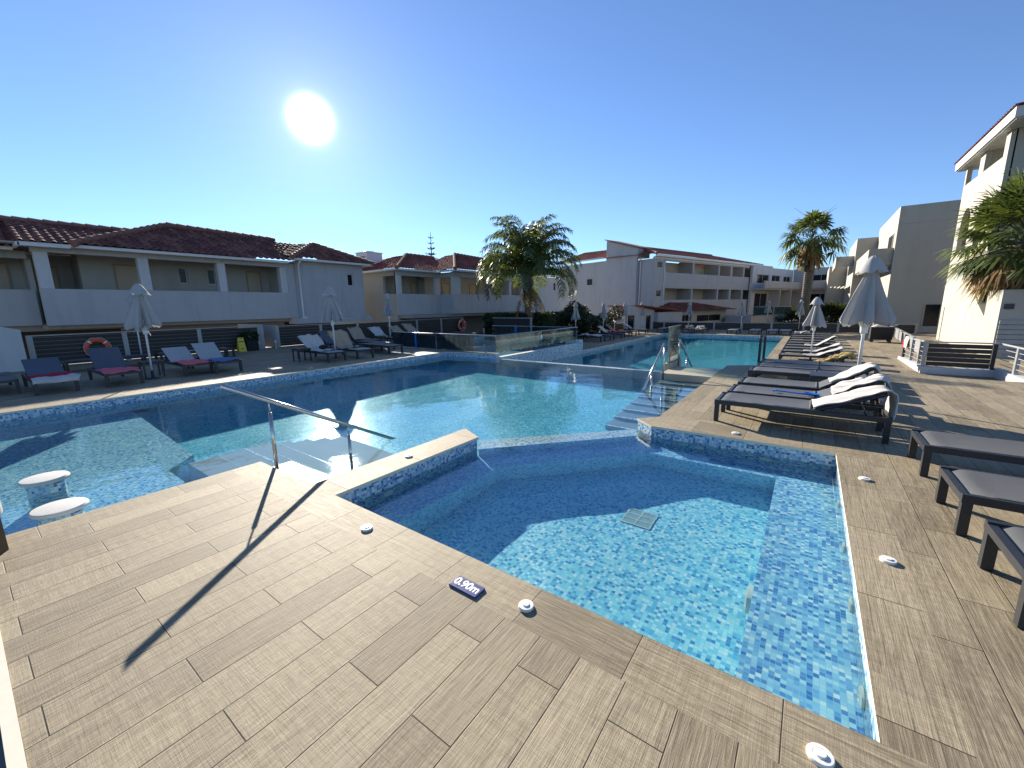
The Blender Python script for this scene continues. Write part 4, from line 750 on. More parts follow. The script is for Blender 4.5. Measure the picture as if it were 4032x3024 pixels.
# ------------------------------------------------------------------ fences, rails, glass
def fence(name, label, p0, p1, n, h, z=0, slats=7, postw=.14, mats=('slat', 'slatlight'), rail=True, gap=.018, lift=.06, skip=()):
    p0, p1 = Vector((*p0, z)), Vector((*p1, z)); d = p1 - p0; L = d.length; t = thing(name, label, 'fence', p0, math.atan2(d.y, d.x)); bay = L / n
    for i in range(n + 1): b = MB(); b.box(i * bay - postw / 2, i * bay + postw / 2, -.045, .045, 0, h - .006); obj('post', b, M['alu'], t)
    sh = (h - lift - .04) / slats
    for i in range(n):
        if i in skip: continue
        b = MB(); x0, x1 = i * bay + postw / 2, (i + 1) * bay - postw / 2
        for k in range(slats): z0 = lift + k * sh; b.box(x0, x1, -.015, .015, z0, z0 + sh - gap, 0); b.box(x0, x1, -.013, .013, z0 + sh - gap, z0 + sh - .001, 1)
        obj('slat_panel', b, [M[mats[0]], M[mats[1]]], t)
    if rail: b = MB(); b.box(-postw / 2, L + postw / 2, -.05, .05, h - .005, h + .03); obj('top_rail', b, M['alu'], t)
    return t
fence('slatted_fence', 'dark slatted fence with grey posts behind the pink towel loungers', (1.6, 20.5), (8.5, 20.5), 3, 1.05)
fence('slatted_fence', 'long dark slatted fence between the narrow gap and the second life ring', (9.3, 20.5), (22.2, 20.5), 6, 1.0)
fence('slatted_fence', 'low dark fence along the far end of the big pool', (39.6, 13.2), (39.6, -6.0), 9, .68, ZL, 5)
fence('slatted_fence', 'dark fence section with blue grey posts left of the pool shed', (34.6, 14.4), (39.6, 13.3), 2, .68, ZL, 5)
t = thing('timber_screen', 'plain dark timber screen in a grey frame behind the kids pool', 'screen', (20.46, 13.4, 0))
b = MB(); b.box(-.02, .02, .05, 2.85, .05, 1.04); obj('panel', b, M['slat'], t); b = MB(); b.box(-.04, .04, -.05, .05, 0, 1.1); b.box(-.04, .04, .05, 2.9, 1.045, 1.1); obj('frame', b, M['alu'], t)
# right hand ramp: low white walls with rails
t = thing('ramp_wall', 'low white ramp wall with dark slatted guard and grey rails on the right', 'wall', (18.41, -3.04, ZL))
b = MB(); b.box(0, .2, -1.62, 0, 0, .22); b.extr([(.2, 0), (4.3, 0), (4.3, .1), (.2, .22)], 'Y', -.2, 0); b.box(-5.0, .2, -1.82, -1.622, 0, .26); obj('wall', b, M['white'], t)
b = MB()
for i in range(5): b.box(.06, .10, -1.5, -.12, .26 + .145 * i, .385 + .145 * i)
obj('slat_panel', b, M['slat'], t)
b = MB(); b.box(.03, .15, -1.62, 0, 1.0, 1.035); obj('top_rail', b, M['alu'], t); b = MB(); b.tube([(.1, -.1, 1.0), (4.0, -.1, .89)], .03, 8); obj('top_rail', b, M['alu'], t); b = MB(); b.tube([(.1, -1.7, 1.0), (-5, -1.72, 1.0)], .03, 8); obj('top_rail', b, M['alu'], t)
for i in range(4): b = MB(); b.tube([(.1, -.1, .36 + .15 * i), (4.0, -.1, .26 + .15 * i)], .011, 6); obj('wire', b, M['alu'], t)
for i in range(4): b = MB(); b.tube([(.1, -1.71, .4 + .15 * i), (-5, -1.72, .4 + .15 * i)], .011, 6); obj('wire', b, M['alu'], t)
for x, y, m in ((.1, -.06, 'alu'), (.1, -1.56, 'slat'), (1.05, -.1, 'alu'), (2.4, -.1, 'alu'), (3.95, -.1, 'slat'), (-1.1, -1.72, 'alu'), (-3.0, -1.72, 'alu')): b = MB(); b.box(x - .06, x + .06, y - .04, y + .04, .1, 1.0); obj('post', b, M[m], t)
fence('ramp_railing', 'grey bar railing further back along the ramp to the doorway', (24.0, -3.9), (35, -4.4), 5, .62, ZL, 4, .09, ('alu', 'alu'), True, .10)
# kids pool glass fence
def glassrun(label, pts, z, h, blues=(), z1=None, stands=True):
    t = thing('glass_fence', label, 'glass fence', (pts[0][0], pts[0][1], z)); o = Vector((*pts[0], 0))
    for i, (p, q) in enumerate(zip(pts, pts[1:])):
        a, c = Vector((*p, 0)) - o, Vector((*q, 0)) - o; d = (c - a).normalized(); nr = Vector((-d.y, d.x, 0)) * .006; a2, c2 = a + d * .02, c - d * .02; b = MB()
        b.prism([(a2 + nr).xy, (c2 + nr).xy, (c2 - nr).xy, (a2 - nr).xy], .02, h); obj('panel', b, M['glass'], t)
        for f in (.15, .5, .85) if stands else (): p_ = a.lerp(c, f); b = MB(); b.box(p_.x - .03, p_.x + .03, p_.y - .03, p_.y + .03, 0, .07); obj('clamp', b, M['steel'], t)
        b = MB(); b.tube([a + UPV * (h + .012), c + UPV * (h + .012)], .02, 8); obj('handrail', b, M['steel'], t)
    for x, y in blues: b = MB(); b.box(x - o.x - .06, x - o.x + .06, y - o.y - .03, y - o.y + .03, 0, h - .01); obj('post', b, M['bluepost'], t)
    return t
glassrun('streaky glass fence with a blue post on the pool side of the kids pool', [(12.40, 16.0), (12.38, 13.0), (12.37, 9.75), (15.7, 9.68), (19.1, 9.66)], 0, .66, [(12.41, 14.3)])
glassrun('far glass fence with one blue post at the back of the kids pool', [(19.42, 10.2), (19.42, 13.0), (19.42, 15.5)], 0, .63, [(19.36, 13.75)])
# steel rails
t = thing('steel_handrail', 'sloping brushed steel handrail on two posts at the near pool steps', 'handrail', (2.07, 4.98, -.1))
b = MB(); b.tube([(-.45, 0, 1.105), (1.72, 0, -.10)], .024, 14); obj('rail', b, M['steel'], t, smooth=True, recv=True)
for x, z0, z1 in ((0, 0, .80), (.96, -.5, .27)): b = MB(); b.tube([(x, 0, z0), (x, 0, z1 - .09)], .021, 12); b.tube([(x, 0, z1 - .09), (x, 0, z1 + .06)], .009, 8); obj('post', b, M['steel'], t, smooth=True, recv=True)
b = MB(); b.lathe([(.05, 0), (.05, .008), (.03, .012)], 0, 0, 16); obj('base_plate', b, M['steel'], t)
t = thing('steel_handrail', 'pair of steel stair rails descending from the stone platform beside the glass panel', 'handrail', (10.85, 3.0, -.2))
b = MB(); b.tube([(0, 0, .97), (-1.60, .0, -.02)], .026, 10); obj('rail', b, M['steel'], t, smooth=True)
for x, z0, z1 in ((0.03, 0, .95), (-.93, -.4, .36)): b = MB(); b.tube([(x, 0, z0), (x, 0, z1)], .025, 10); obj('post', b, M['steel'], t, smooth=True)
b = MB(); b.tube([(1.5, 0, .97), (3.45, .0, -.15)], .026, 10); obj('rail', b, M['steel'], t, smooth=True)
for x, z0, z1 in ((1.55, .196, .95), (2.6, -.6, .33)): b = MB(); b.tube([(x, 0, z0), (x, 0, z1)], .025, 10); obj('post', b, M['steel'], t, smooth=True)
t = thing('glass_screen', 'upright glass screen on a low stone curb of the platform', 'glass screen', (11.74, 3.14, .14))
b = MB(); b.box(0, 1.22, -.008, .008, 0.005, 1.0); obj('panel', b, M['glass2'], t); b = MB(); b.box(0, 1.22, -.02, .02, 1.0, 1.02); b.box(0, 1.22, -.02, -.009, 0, .03); obj('edge_trim', b, M['steel'], t)
b = MB(); b.tube([(13.42, 1.08, 0), (13.42, 1.08, .80), (13.44, 1.08, .84), (14.4, 1.05, .80), (14.44, 1.05, .76), (14.46, 1.05, ZL)], .035, 8); o = obj('black_handrail', b, M['darkmetal'], None); tag(o, 'black hoop handrail at the steps down to the lower terrace', 'handrail')
# ------------------------------------------------------------------ sun loungers
_mc = {}
def cached(key, fn):
    if key not in _mc: _mc[key] = fn()
    return _mc[key]
LW, LL, FH, PV = .70, 2.02, .335, 1.22
def m_frame():
    b = MB(); w = LW / 2
    b.box(-w, -w + .045, 0, LL, FH - .065, FH); b.box(w - .045, w, 0, LL, FH - .065, FH); b.box(-w + .045, w - .045, 0, .045, FH - .065, FH - .012); b.box(-w + .045, w - .045, LL - .045, LL, FH - .065, FH - .01)
    b.box(-w + .045, w - .045, PV - .02, PV + .02, FH - .065, FH - .03); return b.mesh('frame', M['darkmetal'])
def m_leg(): b = MB(); b.extr([(-.03, .004), (.03, .004), (.034, FH - .0652), (-.034, FH - .0652)], 'Y', -.03, .03); b.box(-.026, .026, -.024, .024, 0, .004); return b.mesh('leg', M['darkmetal'])
def m_seat(mat):
    b = MB(); w = LW / 2 - .046
    def P(u, v):
        x = -w + 2 * w * v; y = .02 + (PV - .05) * u; ed = max(0, 1 - u * 9); sag = .016 * (1 - (2 * v - 1) ** 2) * min(1, u * 6) * min(1, (1 - u) * 6 + .35); return (x, y, FH + .004 - sag - .055 * ed ** 2)
    b.grid(P, 26, 10); b.box(-w, w, PV - .045, PV - .02, FH - .012, FH + .008); return b.mesh('seat', mat, True)
def m_back(mat, a):
    b = MB(); w = LW / 2 - .046; c, s = math.cos(a), math.sin(a); L2 = LL - PV - .03
    def P(u, v): y = L2 * (1 - u); z = .006 - .02 * (1 - (2 * v - 1) ** 2) * math.sin(PI * min(1, u + .05)); return (-w + 2 * w * v, PV + y * c - z * s, FH + y * s + z * c)
    b.grid(P, 14, 8); return b.mesh('backrest', mat, True)
def m_backframe(a):
    b = MB(); w = LW / 2 - .046; c, s = math.cos(a), math.sin(a); L2 = LL - PV - .03; q = lambda x, y, z: (x, PV + y * c - z * s, FH + y * s + z * c)
    for x in (-w + .015, w - .015): b.tube([q(x, .0, -.02), q(x, L2, -.02)], .02, 6)
    b.tube([q(-w, L2, -.02), q(w, L2, -.02)], .02, 6); b.tube([q(-w, .02, -.02), q(w, .02, -.02)], .015, 6); return b.mesh('backrest_frame', M['darkmetal'])
def m_strut(a):
    b = MB(); c, s = math.cos(a), math.sin(a)
    for x in (-.2, .2): b.tube([(x, PV + .5 * c, FH + .5 * s - .03), (x, min(LL - .06, PV + .5 * c + .12), FH - .04)], .012, 6); b.tube([(x, PV + .28 * c, FH + .28 * s - .03), (x, PV + .05, FH - .05)], .01, 6)
    b.tube([(-.26, PV + .5 * c + .11, FH - .05), (.26, PV + .5 * c + .11, FH - .05)], .012, 6); return b.mesh('support_strut', M['darkmetal'])
def lounger(label, x, y, hd, z=0, back=0, m='sling', mb=None, group=None):
    t = thing('sun_lounger', label, 'sun lounger', (x, y, z), hd, group); a = math.radians(back)
    link('frame', cached('fr', m_frame), t); link('seat', cached(('s', m), lambda: m_seat(M[m])), t)
    for sx in (-1, 1):
        for yy in (.035, LL - .035): link('leg', cached('leg', m_leg), t, (sx * (LW / 2 - .035), yy, 0))
    bk = link('backrest', cached(('b', mb or m, back), lambda: m_back(M[mb or m], a)), t); link('backrest_frame', cached(('bf', back), lambda: m_backframe(a)), bk)
    if back: link('support_strut', cached(('st', back), lambda: m_strut(a)), bk)
    return t
def towel_on(label, L, back, mat, path, wid=.62, xo=0, seed=1, name='towel', amp=.012, taper=None, th=.012):
    # path: list of (along backrest or seat) points in the lounger's own (y, z); laid over it as cloth
    r = random.Random(seed); b = MB(); P_ = [Vector((p[0], p[1])) for p in path]; ln = [0]
    for p, q in zip(P_, P_[1:]): ln.append(ln[-1] + (q - p).length)
    n = max(10, int(ln[-1] / .04)); ph = [r.uniform(0, 6) for _ in range(6)]; skew = r.uniform(-.05, .05)
    def at(s):
        for i in range(len(P_) - 1):
            if s <= ln[i + 1] + 1e-9: f = (s - ln[i]) / max(1e-6, ln[i + 1] - ln[i]); return P_[i].lerp(P_[i + 1], f), (P_[i + 1] - P_[i]).normalized()
        return P_[-1], (P_[-1] - P_[-2]).normalized()
    def F(u, v):
        s = u * ln[-1] + (v - .5) * skew * (1 if u > .5 else -1); p, d = at(min(max(s, 0), ln[-1])); p0, d0 = at(max(0, s - .05)); p1, d1 = at(min(ln[-1], s + .05)); p = (p0 + p * 2 + p1) / 4; d = (d0 + d1).normalized(); nv = Vector((-d.y, d.x)) if d.x > -.2 else Vector((d.y, -d.x)); nv = Vector((-d.y, d.x))
        w = wid * (1 if not taper else 1 - taper * u) * (1 + .04 * math.sin(7 * u + ph[0])); k = amp * (math.sin(9 * u + 5 * v + ph[1]) + .8 * math.sin(17 * v + 3 * u + ph[2]) + .6 * math.sin(23 * u - 11 * v + ph[3])) + amp * 2.0
        return (xo + (v - .5) * w + .02 * math.sin(6 * u + ph[4]), p.x + nv.x * k, p.y + nv.y * k)
    b.grid(F, n, 16); o = obj(name, b, M[mat], None, smooth=True); tag(o, label, 'towel'); o.matrix_world = L.matrix_basis if False else Matrix.Translation(L.location) @ Matrix.Rotation(L.rotation_euler.z, 4, 'Z')
    s = o.modifiers.new('thickness', 'SOLIDIFY'); s.thickness = th; s.offset = 1; return o
def bp(back, y, z=.0): a = math.radians(back); return (PV + y * math.cos(a) - z * math.sin(a), FH + y * math.sin(a) + z * math.cos(a))
GR = 'anthracite loungers in a row on the right deck'
L1 = lounger('anthracite lounger with gently raised back nearest the plunge pool, cream towel over its head', 7.08, 1.07, PI, back=23, group=GR)
L2 = lounger('anthracite lounger with a blue toy spade on its seat and white towel on its back', 7.90, 1.02, PI, back=25, group=GR)
L3 = lounger('anthracite lounger with steeper back and white towel beside the near white umbrella pole', 8.86, .99, PI, back=31, group=GR)
L4 = lounger('flat anthracite lounger behind the near umbrella pole, first of the flat trio', 10.50, 1.00, PI, group=GR)
L5 = lounger('flat anthracite lounger in the middle of the flat trio behind the near umbrella', 11.32, .95, PI, group=GR)
L6 = lounger('flat anthracite lounger, last of the flat trio before the terrace steps', 12.14, .93, PI, group=GR)
G2 = 'flat loungers at the right edge of the foreground'
lounger('flat dark lounger at the right edge closest to the towel covered row', 5.99, -1.06, PI, group=G2); lounger('flat dark lounger at the right edge, middle of the near three', 4.66, -1.06, PI, group=G2); lounger('flat dark lounger at the right edge cut off by the picture side, nearest of all', 3.54, -1.08, PI, group=G2)
towel_on('cream terry towel hanging over the head of the nearest raised lounger', L1, 23, 'towel', [bp(23, -.02), bp(23, .2), bp(23, .5), bp(23, .80), (bp(23, .83)[0] + .03, bp(23, .83)[1] - .05), (bp(23, .83)[0] + .04, bp(23, .83)[1] - .26), (bp(23, .83)[0] + .0, bp(23, .83)[1] - .46)], .60, 0, 3)
towel_on('white terry towel folded over the back of the lounger with the toy spade', L2, 25, 'towel', [bp(25, .18), bp(25, .5), bp(25, .80), (bp(25, .84)[0] + .02, bp(25, .84)[1] - .06), (bp(25, .84)[0] + .02, bp(25, .84)[1] - .24)], .58, .02, 8, amp=.016)
towel_on('white terry towel lying along the steep back beside the near umbrella pole', L3, 31, 'towel', [bp(31, .15), bp(31, .45), bp(31, .79), (bp(31, .82)[0] + .02, bp(31, .82)[1] - .05), (bp(31, .82)[0] + .02, bp(31, .82)[1] - .2)], .56, 0, 11)
t = thing('toy_spade', 'blue plastic toy spade lying across a dark lounger seat', 'toy spade', (7.84, .36, FH + .014), -PI / 2 - .25)
b = MB(); b.tube([(.02, 0, .012), (.42, 0, .012)], .012, 8); b.box(-.02, .01, -.05, .05, .0, .022); obj('shaft', b, M['bplastic'], t); b = MB(); b.grid(lambda u, v: (.40 + .2 * u, (v - .5) * .13 * (1 - .35 * u ** 3), .012 + .03 * (2 * v - 1) ** 2 - .008 * math.sin(PI * u)), 8, 8); o = obj('blade', b, M['bplastic'], t); s = o.modifiers.new('t', 'SOLIDIFY'); s.thickness = .006
def side_table(label, x, y, z=0, h=.45, w=.46, rz=0):
    t = thing('side_table', label, 'side table', (x, y, z), rz, 'square side tables between the loungers'); b = MB(); k = w / 2
    [b.box(-k + w * i / 7 + .002, -k + w * (i + 1) / 7 - .008, -k, k, h - .025, h) for i in range(7)]; obj('table_top', b, M['darkmetal'], t); b = MB(); b.box(-k + .01, k - .01, -k + .01, -k + .035, h - .06, h - .026); b.box(-k + .01, k - .01, k - .035, k - .01, h - .06, h - .026); b.box(-k + .01, -k + .035, -k + .036, k - .036, h - .06, h - .026); b.box(k - .035, k - .01, -k + .036, k - .036, h - .06, h - .026); obj('frame', b, M['darkmetal'], t)
    for sx in (-1, 1):
        for sy in (-1, 1): b = MB(); b.box(sx * (k - .03) - .018, sx * (k - .03) + .018, sy * (k - .03) - .018, sy * (k - .03) + .018, 0, h - .061); obj('leg', b, M['darkmetal'], t)
side_table('dark slatted side table between the steep backed lounger and the flat trio', 9.72, -.40, 0, .42, .62)
G3 = 'dense row of loungers on the lower terrace right of the far pool'
rows = [(16.6, 24, 'with yellow towels on its back, first on the lower terrace'), (19.3, 24, 'with raised pale back, first behind the yellow towels'), (20.9, 26, 'with raised pale back, second behind the yellow towels'), (22.3, 0, 'flat, third behind the yellow towels'), (23.7, 34, 'with the steepest pale back of its row'), (25.2, 0, 'flat, just beyond the steepest back of its row'), (26.8, 0, 'flat, second beyond the steepest back'), (28.7, 0, 'flat, third beyond the steepest back'), (30.4, 0, 'flat, second from the far end of its row'), (32.2, 0, 'flat with a crumpled cloth, last of its row')]
LR = []
for x, a, s in rows: LR.append(lounger('lower terrace lounger ' + s, x, .88, PI, ZL, a, 'sling', None, G3))
for k, i in enumerate((1, 2, 4)):
    a = rows[i][1]; towel_on(('pale towel on the first raised back of the lower row', 'pale towel on the second raised back of the lower row', 'pale towel on the steepest back of the lower row')[k], LR[i], a, 'towel', [(.75, FH), bp(a, -.03), bp(a, .3), bp(a, .79), (bp(a, .82)[0] + .02, bp(a, .82)[1] - .07)], .62, 0, 20 + k)
towel_on('yellow rolled towel along the back of the first lower lounger', LR[0], 24, 'yellow', [bp(24, -.1), bp(24, .4), bp(24, .84), (bp(24, .86)[0] + .03, bp(24, .86)[1] - .1)], .24, -.16, 31, amp=.03, th=.03)
towel_on('second yellow towel beside the first on the lower lounger', LR[0], 24, 'yellow', [bp(24, .1), bp(24, .5), bp(24, .86), (bp(24, .88)[0] + .03, bp(24, .88)[1] - .16)], .22, .14, 32, amp=.03, th=.03)
towel_on('folded navy towel on the foot of the first lower lounger', LR[0], 24, 'bluetowel', [(.02, FH + .02), (.3, FH + .015), (.5, FH + .012)], .5, 0, 33)
towel_on('crumpled white cloth on the last lounger of the lower row', LR[9], 0, 'towel', [(.1, FH), (.5, FH), (.7, FH + .05), (.9, FH)], .5, 0, 34, amp=.04)
# --- left deck
GL = 'loungers with towels on the shaded left deck'
LA_ = lounger('blue grey lounger with crimson and white towel on its foot, left deck', 1.31, 13.63, 0, 0, 26, 'slingblue', None, GL)
LB_ = lounger('blue grey lounger with pink towel below the red life ring', 2.45, 13.58, 0, 0, 42, 'slingblue', None, GL)
LC_ = lounger('pale lounger with deep pink towel right of the twin umbrellas', 4.06, 13.85, 0, 0, 28, 'slinglight', None, GL)
LD_ = lounger('pale lounger with blue towel, rightmost of the pink towel group', 4.74, 13.66, 0, 0, 36, 'slinglight', None, GL)
lounger('flat dark lounger cut off at the left picture edge', .48, 14.38, 0, 0, 0, 'sling', None, GL)
towel_on('crimson and white beach towel sagging off a lounger foot', LA_, 26, 'crimson', [(1.0, FH), (.75, FH), (.5, FH), (.32, FH)][::-1], .72, .02, 41); towel_on('pale pink towel across the lounger with the crimson towel', LA_, 26, 'towel', [(-.03, FH - .1), (-.02, FH - .01), (.15, FH), (.36, FH)], .74, .03, 42)
towel_on('pink towel spread on the lounger below the life ring', LB_, 42, 'pink', [(-.02, FH - .02), (.1, FH), (.5, FH), (1.0, FH)], .66, 0, 43)
towel_on('deep pink towel spread on the pale lounger by the twin umbrellas', LC_, 28, 'pink', [(-.02, FH - .02), (.1, FH), (.5, FH), (.95, FH)], .66, 0, 44)
towel_on('blue towel spread on the pale rightmost lounger of the pink group', LD_, 36, 'bluetowel', [(.0, FH), (.3, FH), (.9, FH)], .6, 0, 45)
side_table('dark side table beside the leading twin umbrella pole on the left deck', 3.22, 14.65)
lounger('flat dark lounger lying lengthwise by the fence behind the twin umbrellas', 4.3, 18.6, -PI / 2, 0, 0, 'slingblue', None, GL); lounger('flat lounger lying lengthwise by the fence near the yellow sign', 6.6, 18.6, PI / 2, 0, 0, 'slinglight', None, GL); lounger('flat dark lounger lying lengthwise by the fence behind the life ring lounger', 2.0, 18.4, -PI / 2, 0, 0, 'slingblue', None, GL)
GM = 'loungers with towels round the middle umbrella of the left deck'
MA_ = lounger('dark lounger with white towel and black bag left of the middle umbrella', 7.80, 13.07, 0, 0, 38, 'slinglight', None, GM)
MB_ = lounger('dark lounger with draped tan towel right of the middle umbrella', 8.86, 12.98, 0, 0, 46, 'slinglight', None, GM)
lounger('flat dark lounger at the sunny pool corner by the kids pool', 10.40, 13.2, 0, 0, 0, 'sling', None, GM)
lounger('lounger with bare blue raised back behind the middle umbrella', 9.9, 15.6, 0, 0, 40, 'slingblue', None, GM)
T2 = [(11.75, 16.3, 42, 'tan', 'dusty tan towel'), (13.25, 16.7, 36, 'towel', 'white towel'), (14.75, 17.0, 36, 'tan', 'brown towel'), (15.75, 17.1, 42, 'tan', 'sand coloured towel')]
for i, (x, y, a, m, d) in enumerate(T2):
    q = lounger('lounger by the long fence, %s on its back, %s' % (d, ('left of the white towel', 'under the slim umbrella', 'left of the last tan one', 'nearest the life ring')[i]), x, y, 0, 0, a, 'sling', None, GM)
    towel_on('%s over a raised back by the long fence, %s' % (d, ('left of the white one', 'under the slim umbrella', 'second from the right', 'rightmost')[i]), q, a, m, [(.9, FH), bp(a, -.02), bp(a, .3), bp(a, .82), (bp(a, .84)[0] + .02, bp(a, .84)[1] - .1)], .66, 0, 50 + i)
lounger('flat lounger between the blue back and the sunny pool corner', 11.1, 14.6, 0, 0, 0, 'sling', None, GM)
towel_on('white terry towel pulled over a raised back left of the middle umbrella', MA_, 38, 'towel', [(.55, FH), (.9, FH), bp(38, -.02), bp(38, .3), bp(38, .82), (bp(38, .84)[0] + .02, bp(38, .84)[1] - .12)], .70, 0, 60, amp=.018)
towel_on('rumpled tan towel draped over a raised back right of the middle umbrella', MB_, 46, 'tan', [(.75, FH), bp(46, -.02), bp(46, .3), bp(46, .84), (bp(46, .86)[0] + .02, bp(46, .86)[1] - .2)], .74, 0, 61, amp=.022)
b = MB(); blob(b, (0, 0, .09), (.15, .13, .08), 10, .1, rnd); b = MB(); b.grid(lambda u, v: (.17 * math.cos(2 * PI * v) * math.sin(PI * u) * (1 + .12 * math.sin(6 * PI * v)), .13 * math.sin(2 * PI * v) * math.sin(PI * u), .09 - .085 * math.cos(PI * u)), 10, 16); o = obj('bag', b, M['black'], None, smooth=True, loc=(7.86, 13.95, FH + .03)); tag(o, 'small black bag lying on the white towel lounger', 'bag')
side_table('dark side table left of the white towel lounger', 7.22, 14.3); side_table('dark side table in sun by the slim umbrella', 12.5, 17.1)
# --- far side
GF = 'loungers lined up beyond the far pool'
for i, y in enumerate((10.0, 9.2, 7.95, 7.1, 4.75, 3.3, 2.2, 1.4)):
    q = lounger('small far lounger at the end of the big pool, %s from the left' % ('first', 'second', 'third', 'fourth', 'fifth', 'sixth', 'seventh', 'eighth')[i], 34.95, y, -PI / 2, ZL, 0, 'slinglight', None, GF)
    if i in (2, 3): towel_on('crumpled %s towel heap on a far lounger %s' % (('tan', 'left of the white heap') if i == 2 else ('white', 'right of the tan heap')), q, 0, 'tan' if i == 2 else 'towel', [(.2, FH), (.45, FH + .1), (.65, FH + .03), (.9, FH + .12), (1.1, FH)], .5, 0, 70 + i, amp=.05)
GN = 'loungers on the left bank of the far pool'
NL = []
for i, (x, a) in enumerate(((24.7, 0), (26.2, 0), (28.2, 36), (29.7, 36), (31.2, 0), (33.4, 30))):
    NL.append(lounger('dark lounger on the far left bank, %s' % ('under the first far umbrella with a cream towel', 'bare and flat right of the first far umbrella', 'raised back under the second far umbrella', 'raised back right of the second far umbrella', 'flat under the third far umbrella', 'raised back near the shed')[i], x, 10.65, 0, ZL, a, 'sling', None, GN))
towel_on('cream towel heap on the first lounger of the far bank', NL[0], 0, 'towel', [(.2, FH), (.5, FH + .06), (.9, FH), (1.3, FH + .08), (1.6, FH)], .6, 0, 80, amp=.03)
towel_on('white towel on the raised back under the second far umbrella', NL[2], 36, 'towel', [bp(36, .1), bp(36, .5), bp(36, .82), (bp(36, .84)[0], bp(36, .84)[1] - .1)], .6, 0, 81)
towel_on('mauve towel on the raised back right of the second far umbrella', NL[3], 36, 'pink', [(.4, FH), bp(36, 0), bp(36, .5)], .5, 0, 82)
towel_on('cream towel on the raised back near the shed', NL[5], 30, 'towel', [bp(30, .1), bp(30, .5), bp(30, .82), (bp(30, .84)[0], bp(30, .84)[1] - .1)], .6, 0, 83)
# ------------------------------------------------------------------ closed umbrellas
def m_canopy(seed, wide):
    r = random.Random(seed); ph = r.uniform(0, 6); am = [r.uniform(.45, 1.3) for _ in range(8)]; q2 = r.uniform(.12, .3); hem = [r.uniform(-.05, .06) for _ in range(8)]; b = MB(); n = 96; rows = 22; z0, z1 = 1.36, 2.40
    for i in range(rows + 1):
        t = i / rows
        for k in range(n):
            th = 2 * PI * k / n; pk = ((th + q2 * math.sin(2 * th + ph) + .1 * math.sin(3 * th)) / (2 * PI) * 8 + ph) % 8; j = int(pk); f = pk - j; rib = abs(2 * f - 1)               # 1 on a rib, 0 between two
            R = (.045 + (wide - .045) * t ** 1.05) * (1 if t < .9 else 1 - .10 * ((t - .9) / .1) ** 2); fold = (.70 * t ** .45) * am[j]
            rr = R * (1 - min(.82, fold) * (1 - rib ** 1.3)) + .02 * t * math.sin(3 * th + 5 * t + ph); z = z1 - (z1 - z0) * t + (hem[j] * t ** 3) + .07 * t ** 4 * (1 - rib) ; tw = .35 * t * math.sin(th * 2 + ph) * .3
            b.v.append((rr * math.cos(th + tw), rr * math.sin(th + tw), z))
    for i in range(rows):
        for k in range(n): b.f.append((i * n + k, i * n + (k + 1) % n, (i + 1) * n + (k + 1) % n, (i + 1) * n + k)); b.mi.append(0); b.uv.append(None)
    return b.mesh('canopy', M['canopy'], True)
def m_vent(seed, wide):
    r = random.Random(seed); ph = r.uniform(0, 6); b = MB(); n = 64; prof = [(.015, 2.55), (.05, 2.535), (.11, 2.47), (.165, 2.38), (.215, 2.285), (.235, 2.26)]
    for i, (R, z) in enumerate(prof):
        t = i / 5
        for k in range(n): th = 2 * PI * k / n; w = math.cos(8 * th + ph) * .5 + .5 * math.cos(4 * th + 2 * ph); rr = R * wide / .46 * (1 + .13 * t * w); b.v.append((rr * math.cos(th), rr * math.sin(th), z - .035 * t * w))
    for i in range(5):
        for k in range(n): b.f.append((i * n + k, i * n + (k + 1) % n, (i + 1) * n + (k + 1) % n, (i + 1) * n + k)); b.mi.append(0); b.uv.append(None)
    b.f.append(tuple(range(n))); b.mi.append(0); b.uv.append(None); return b.mesh('vent', M['canopy'], True)
def m_pole(): b = MB(); b.tube([(0, 0, .16), (0, 0, 2.5)], .025, 12); return b.mesh('pole', M['pole'], True)
def m_socket(): b = MB(); b.lathe([(.16, 0), (.16, .012), (.04, .02), (.034, .22), (.026, .225)], 0, 0, 18); return b.mesh('ground_socket', M['darkmetal'], True)
def m_hub():
    b = MB(); b.lathe([(.03, 1.20), (.055, 1.22), (.06, 1.30), (.05, 1.42), (.028, 1.43)], 0, 0, 14)
    for k in range(8): a = 2 * PI * k / 8; b.tube([(.05 * math.cos(a), .05 * math.sin(a), 1.30), (.11 * math.cos(a), .11 * math.sin(a), 1.47), (.13 * math.cos(a), .13 * math.sin(a), 1.6)], .011, 4)
    return b.mesh('runner', M['pole'], True)
def m_cord(): b = MB(); b.tube([(.06, 0, 1.28)] + [(.10 + .05 * math.sin(PI * i / 8), .02, 1.28 - .12 * math.sin(PI * i / 8)) for i in range(9)] + [(.06, .02, 1.4)], .006, 4); return b.mesh('pull_cord', M['pole'], True)
def umbrella(label, x, y, z=0, sd=1, wide=.46, sc=1.0, tilt=(0, 0), rz=0, group='closed grey white umbrellas'):
    t = thing('closed_umbrella', label, 'umbrella', (x, y, z), rz, group); t.scale = (sc,) * 3; t.rotation_euler = (tilt[0], tilt[1], rz)
    c = link('canopy', cached(('cn', sd, wide), lambda: m_canopy(sd, wide)), t); link('vent', cached(('vn', sd, wide), lambda: m_vent(sd, wide)), c)
    link('pole', cached('pole', m_pole), t); link('ground_socket', cached('sock', m_socket), t); link('runner', cached('hub', m_hub), t); link('pull_cord', cached('cord', m_cord), t)
umbrella('large closed umbrella nearest on the right beside the steep backed lounger', 9.62, -.79, 0, 1, .43, 1.0, (0, .01))
umbrella('closed umbrella on the lower terrace rising from the dense lounger row', 20.3, -.14, ZL, 2, .44, .99, (0, 0), 1)
umbrella('leading closed umbrella of the pair on the left deck, pole in a socket', 3.14, 14.3, 0, 3, .44, .985, (.012, .0), .5)
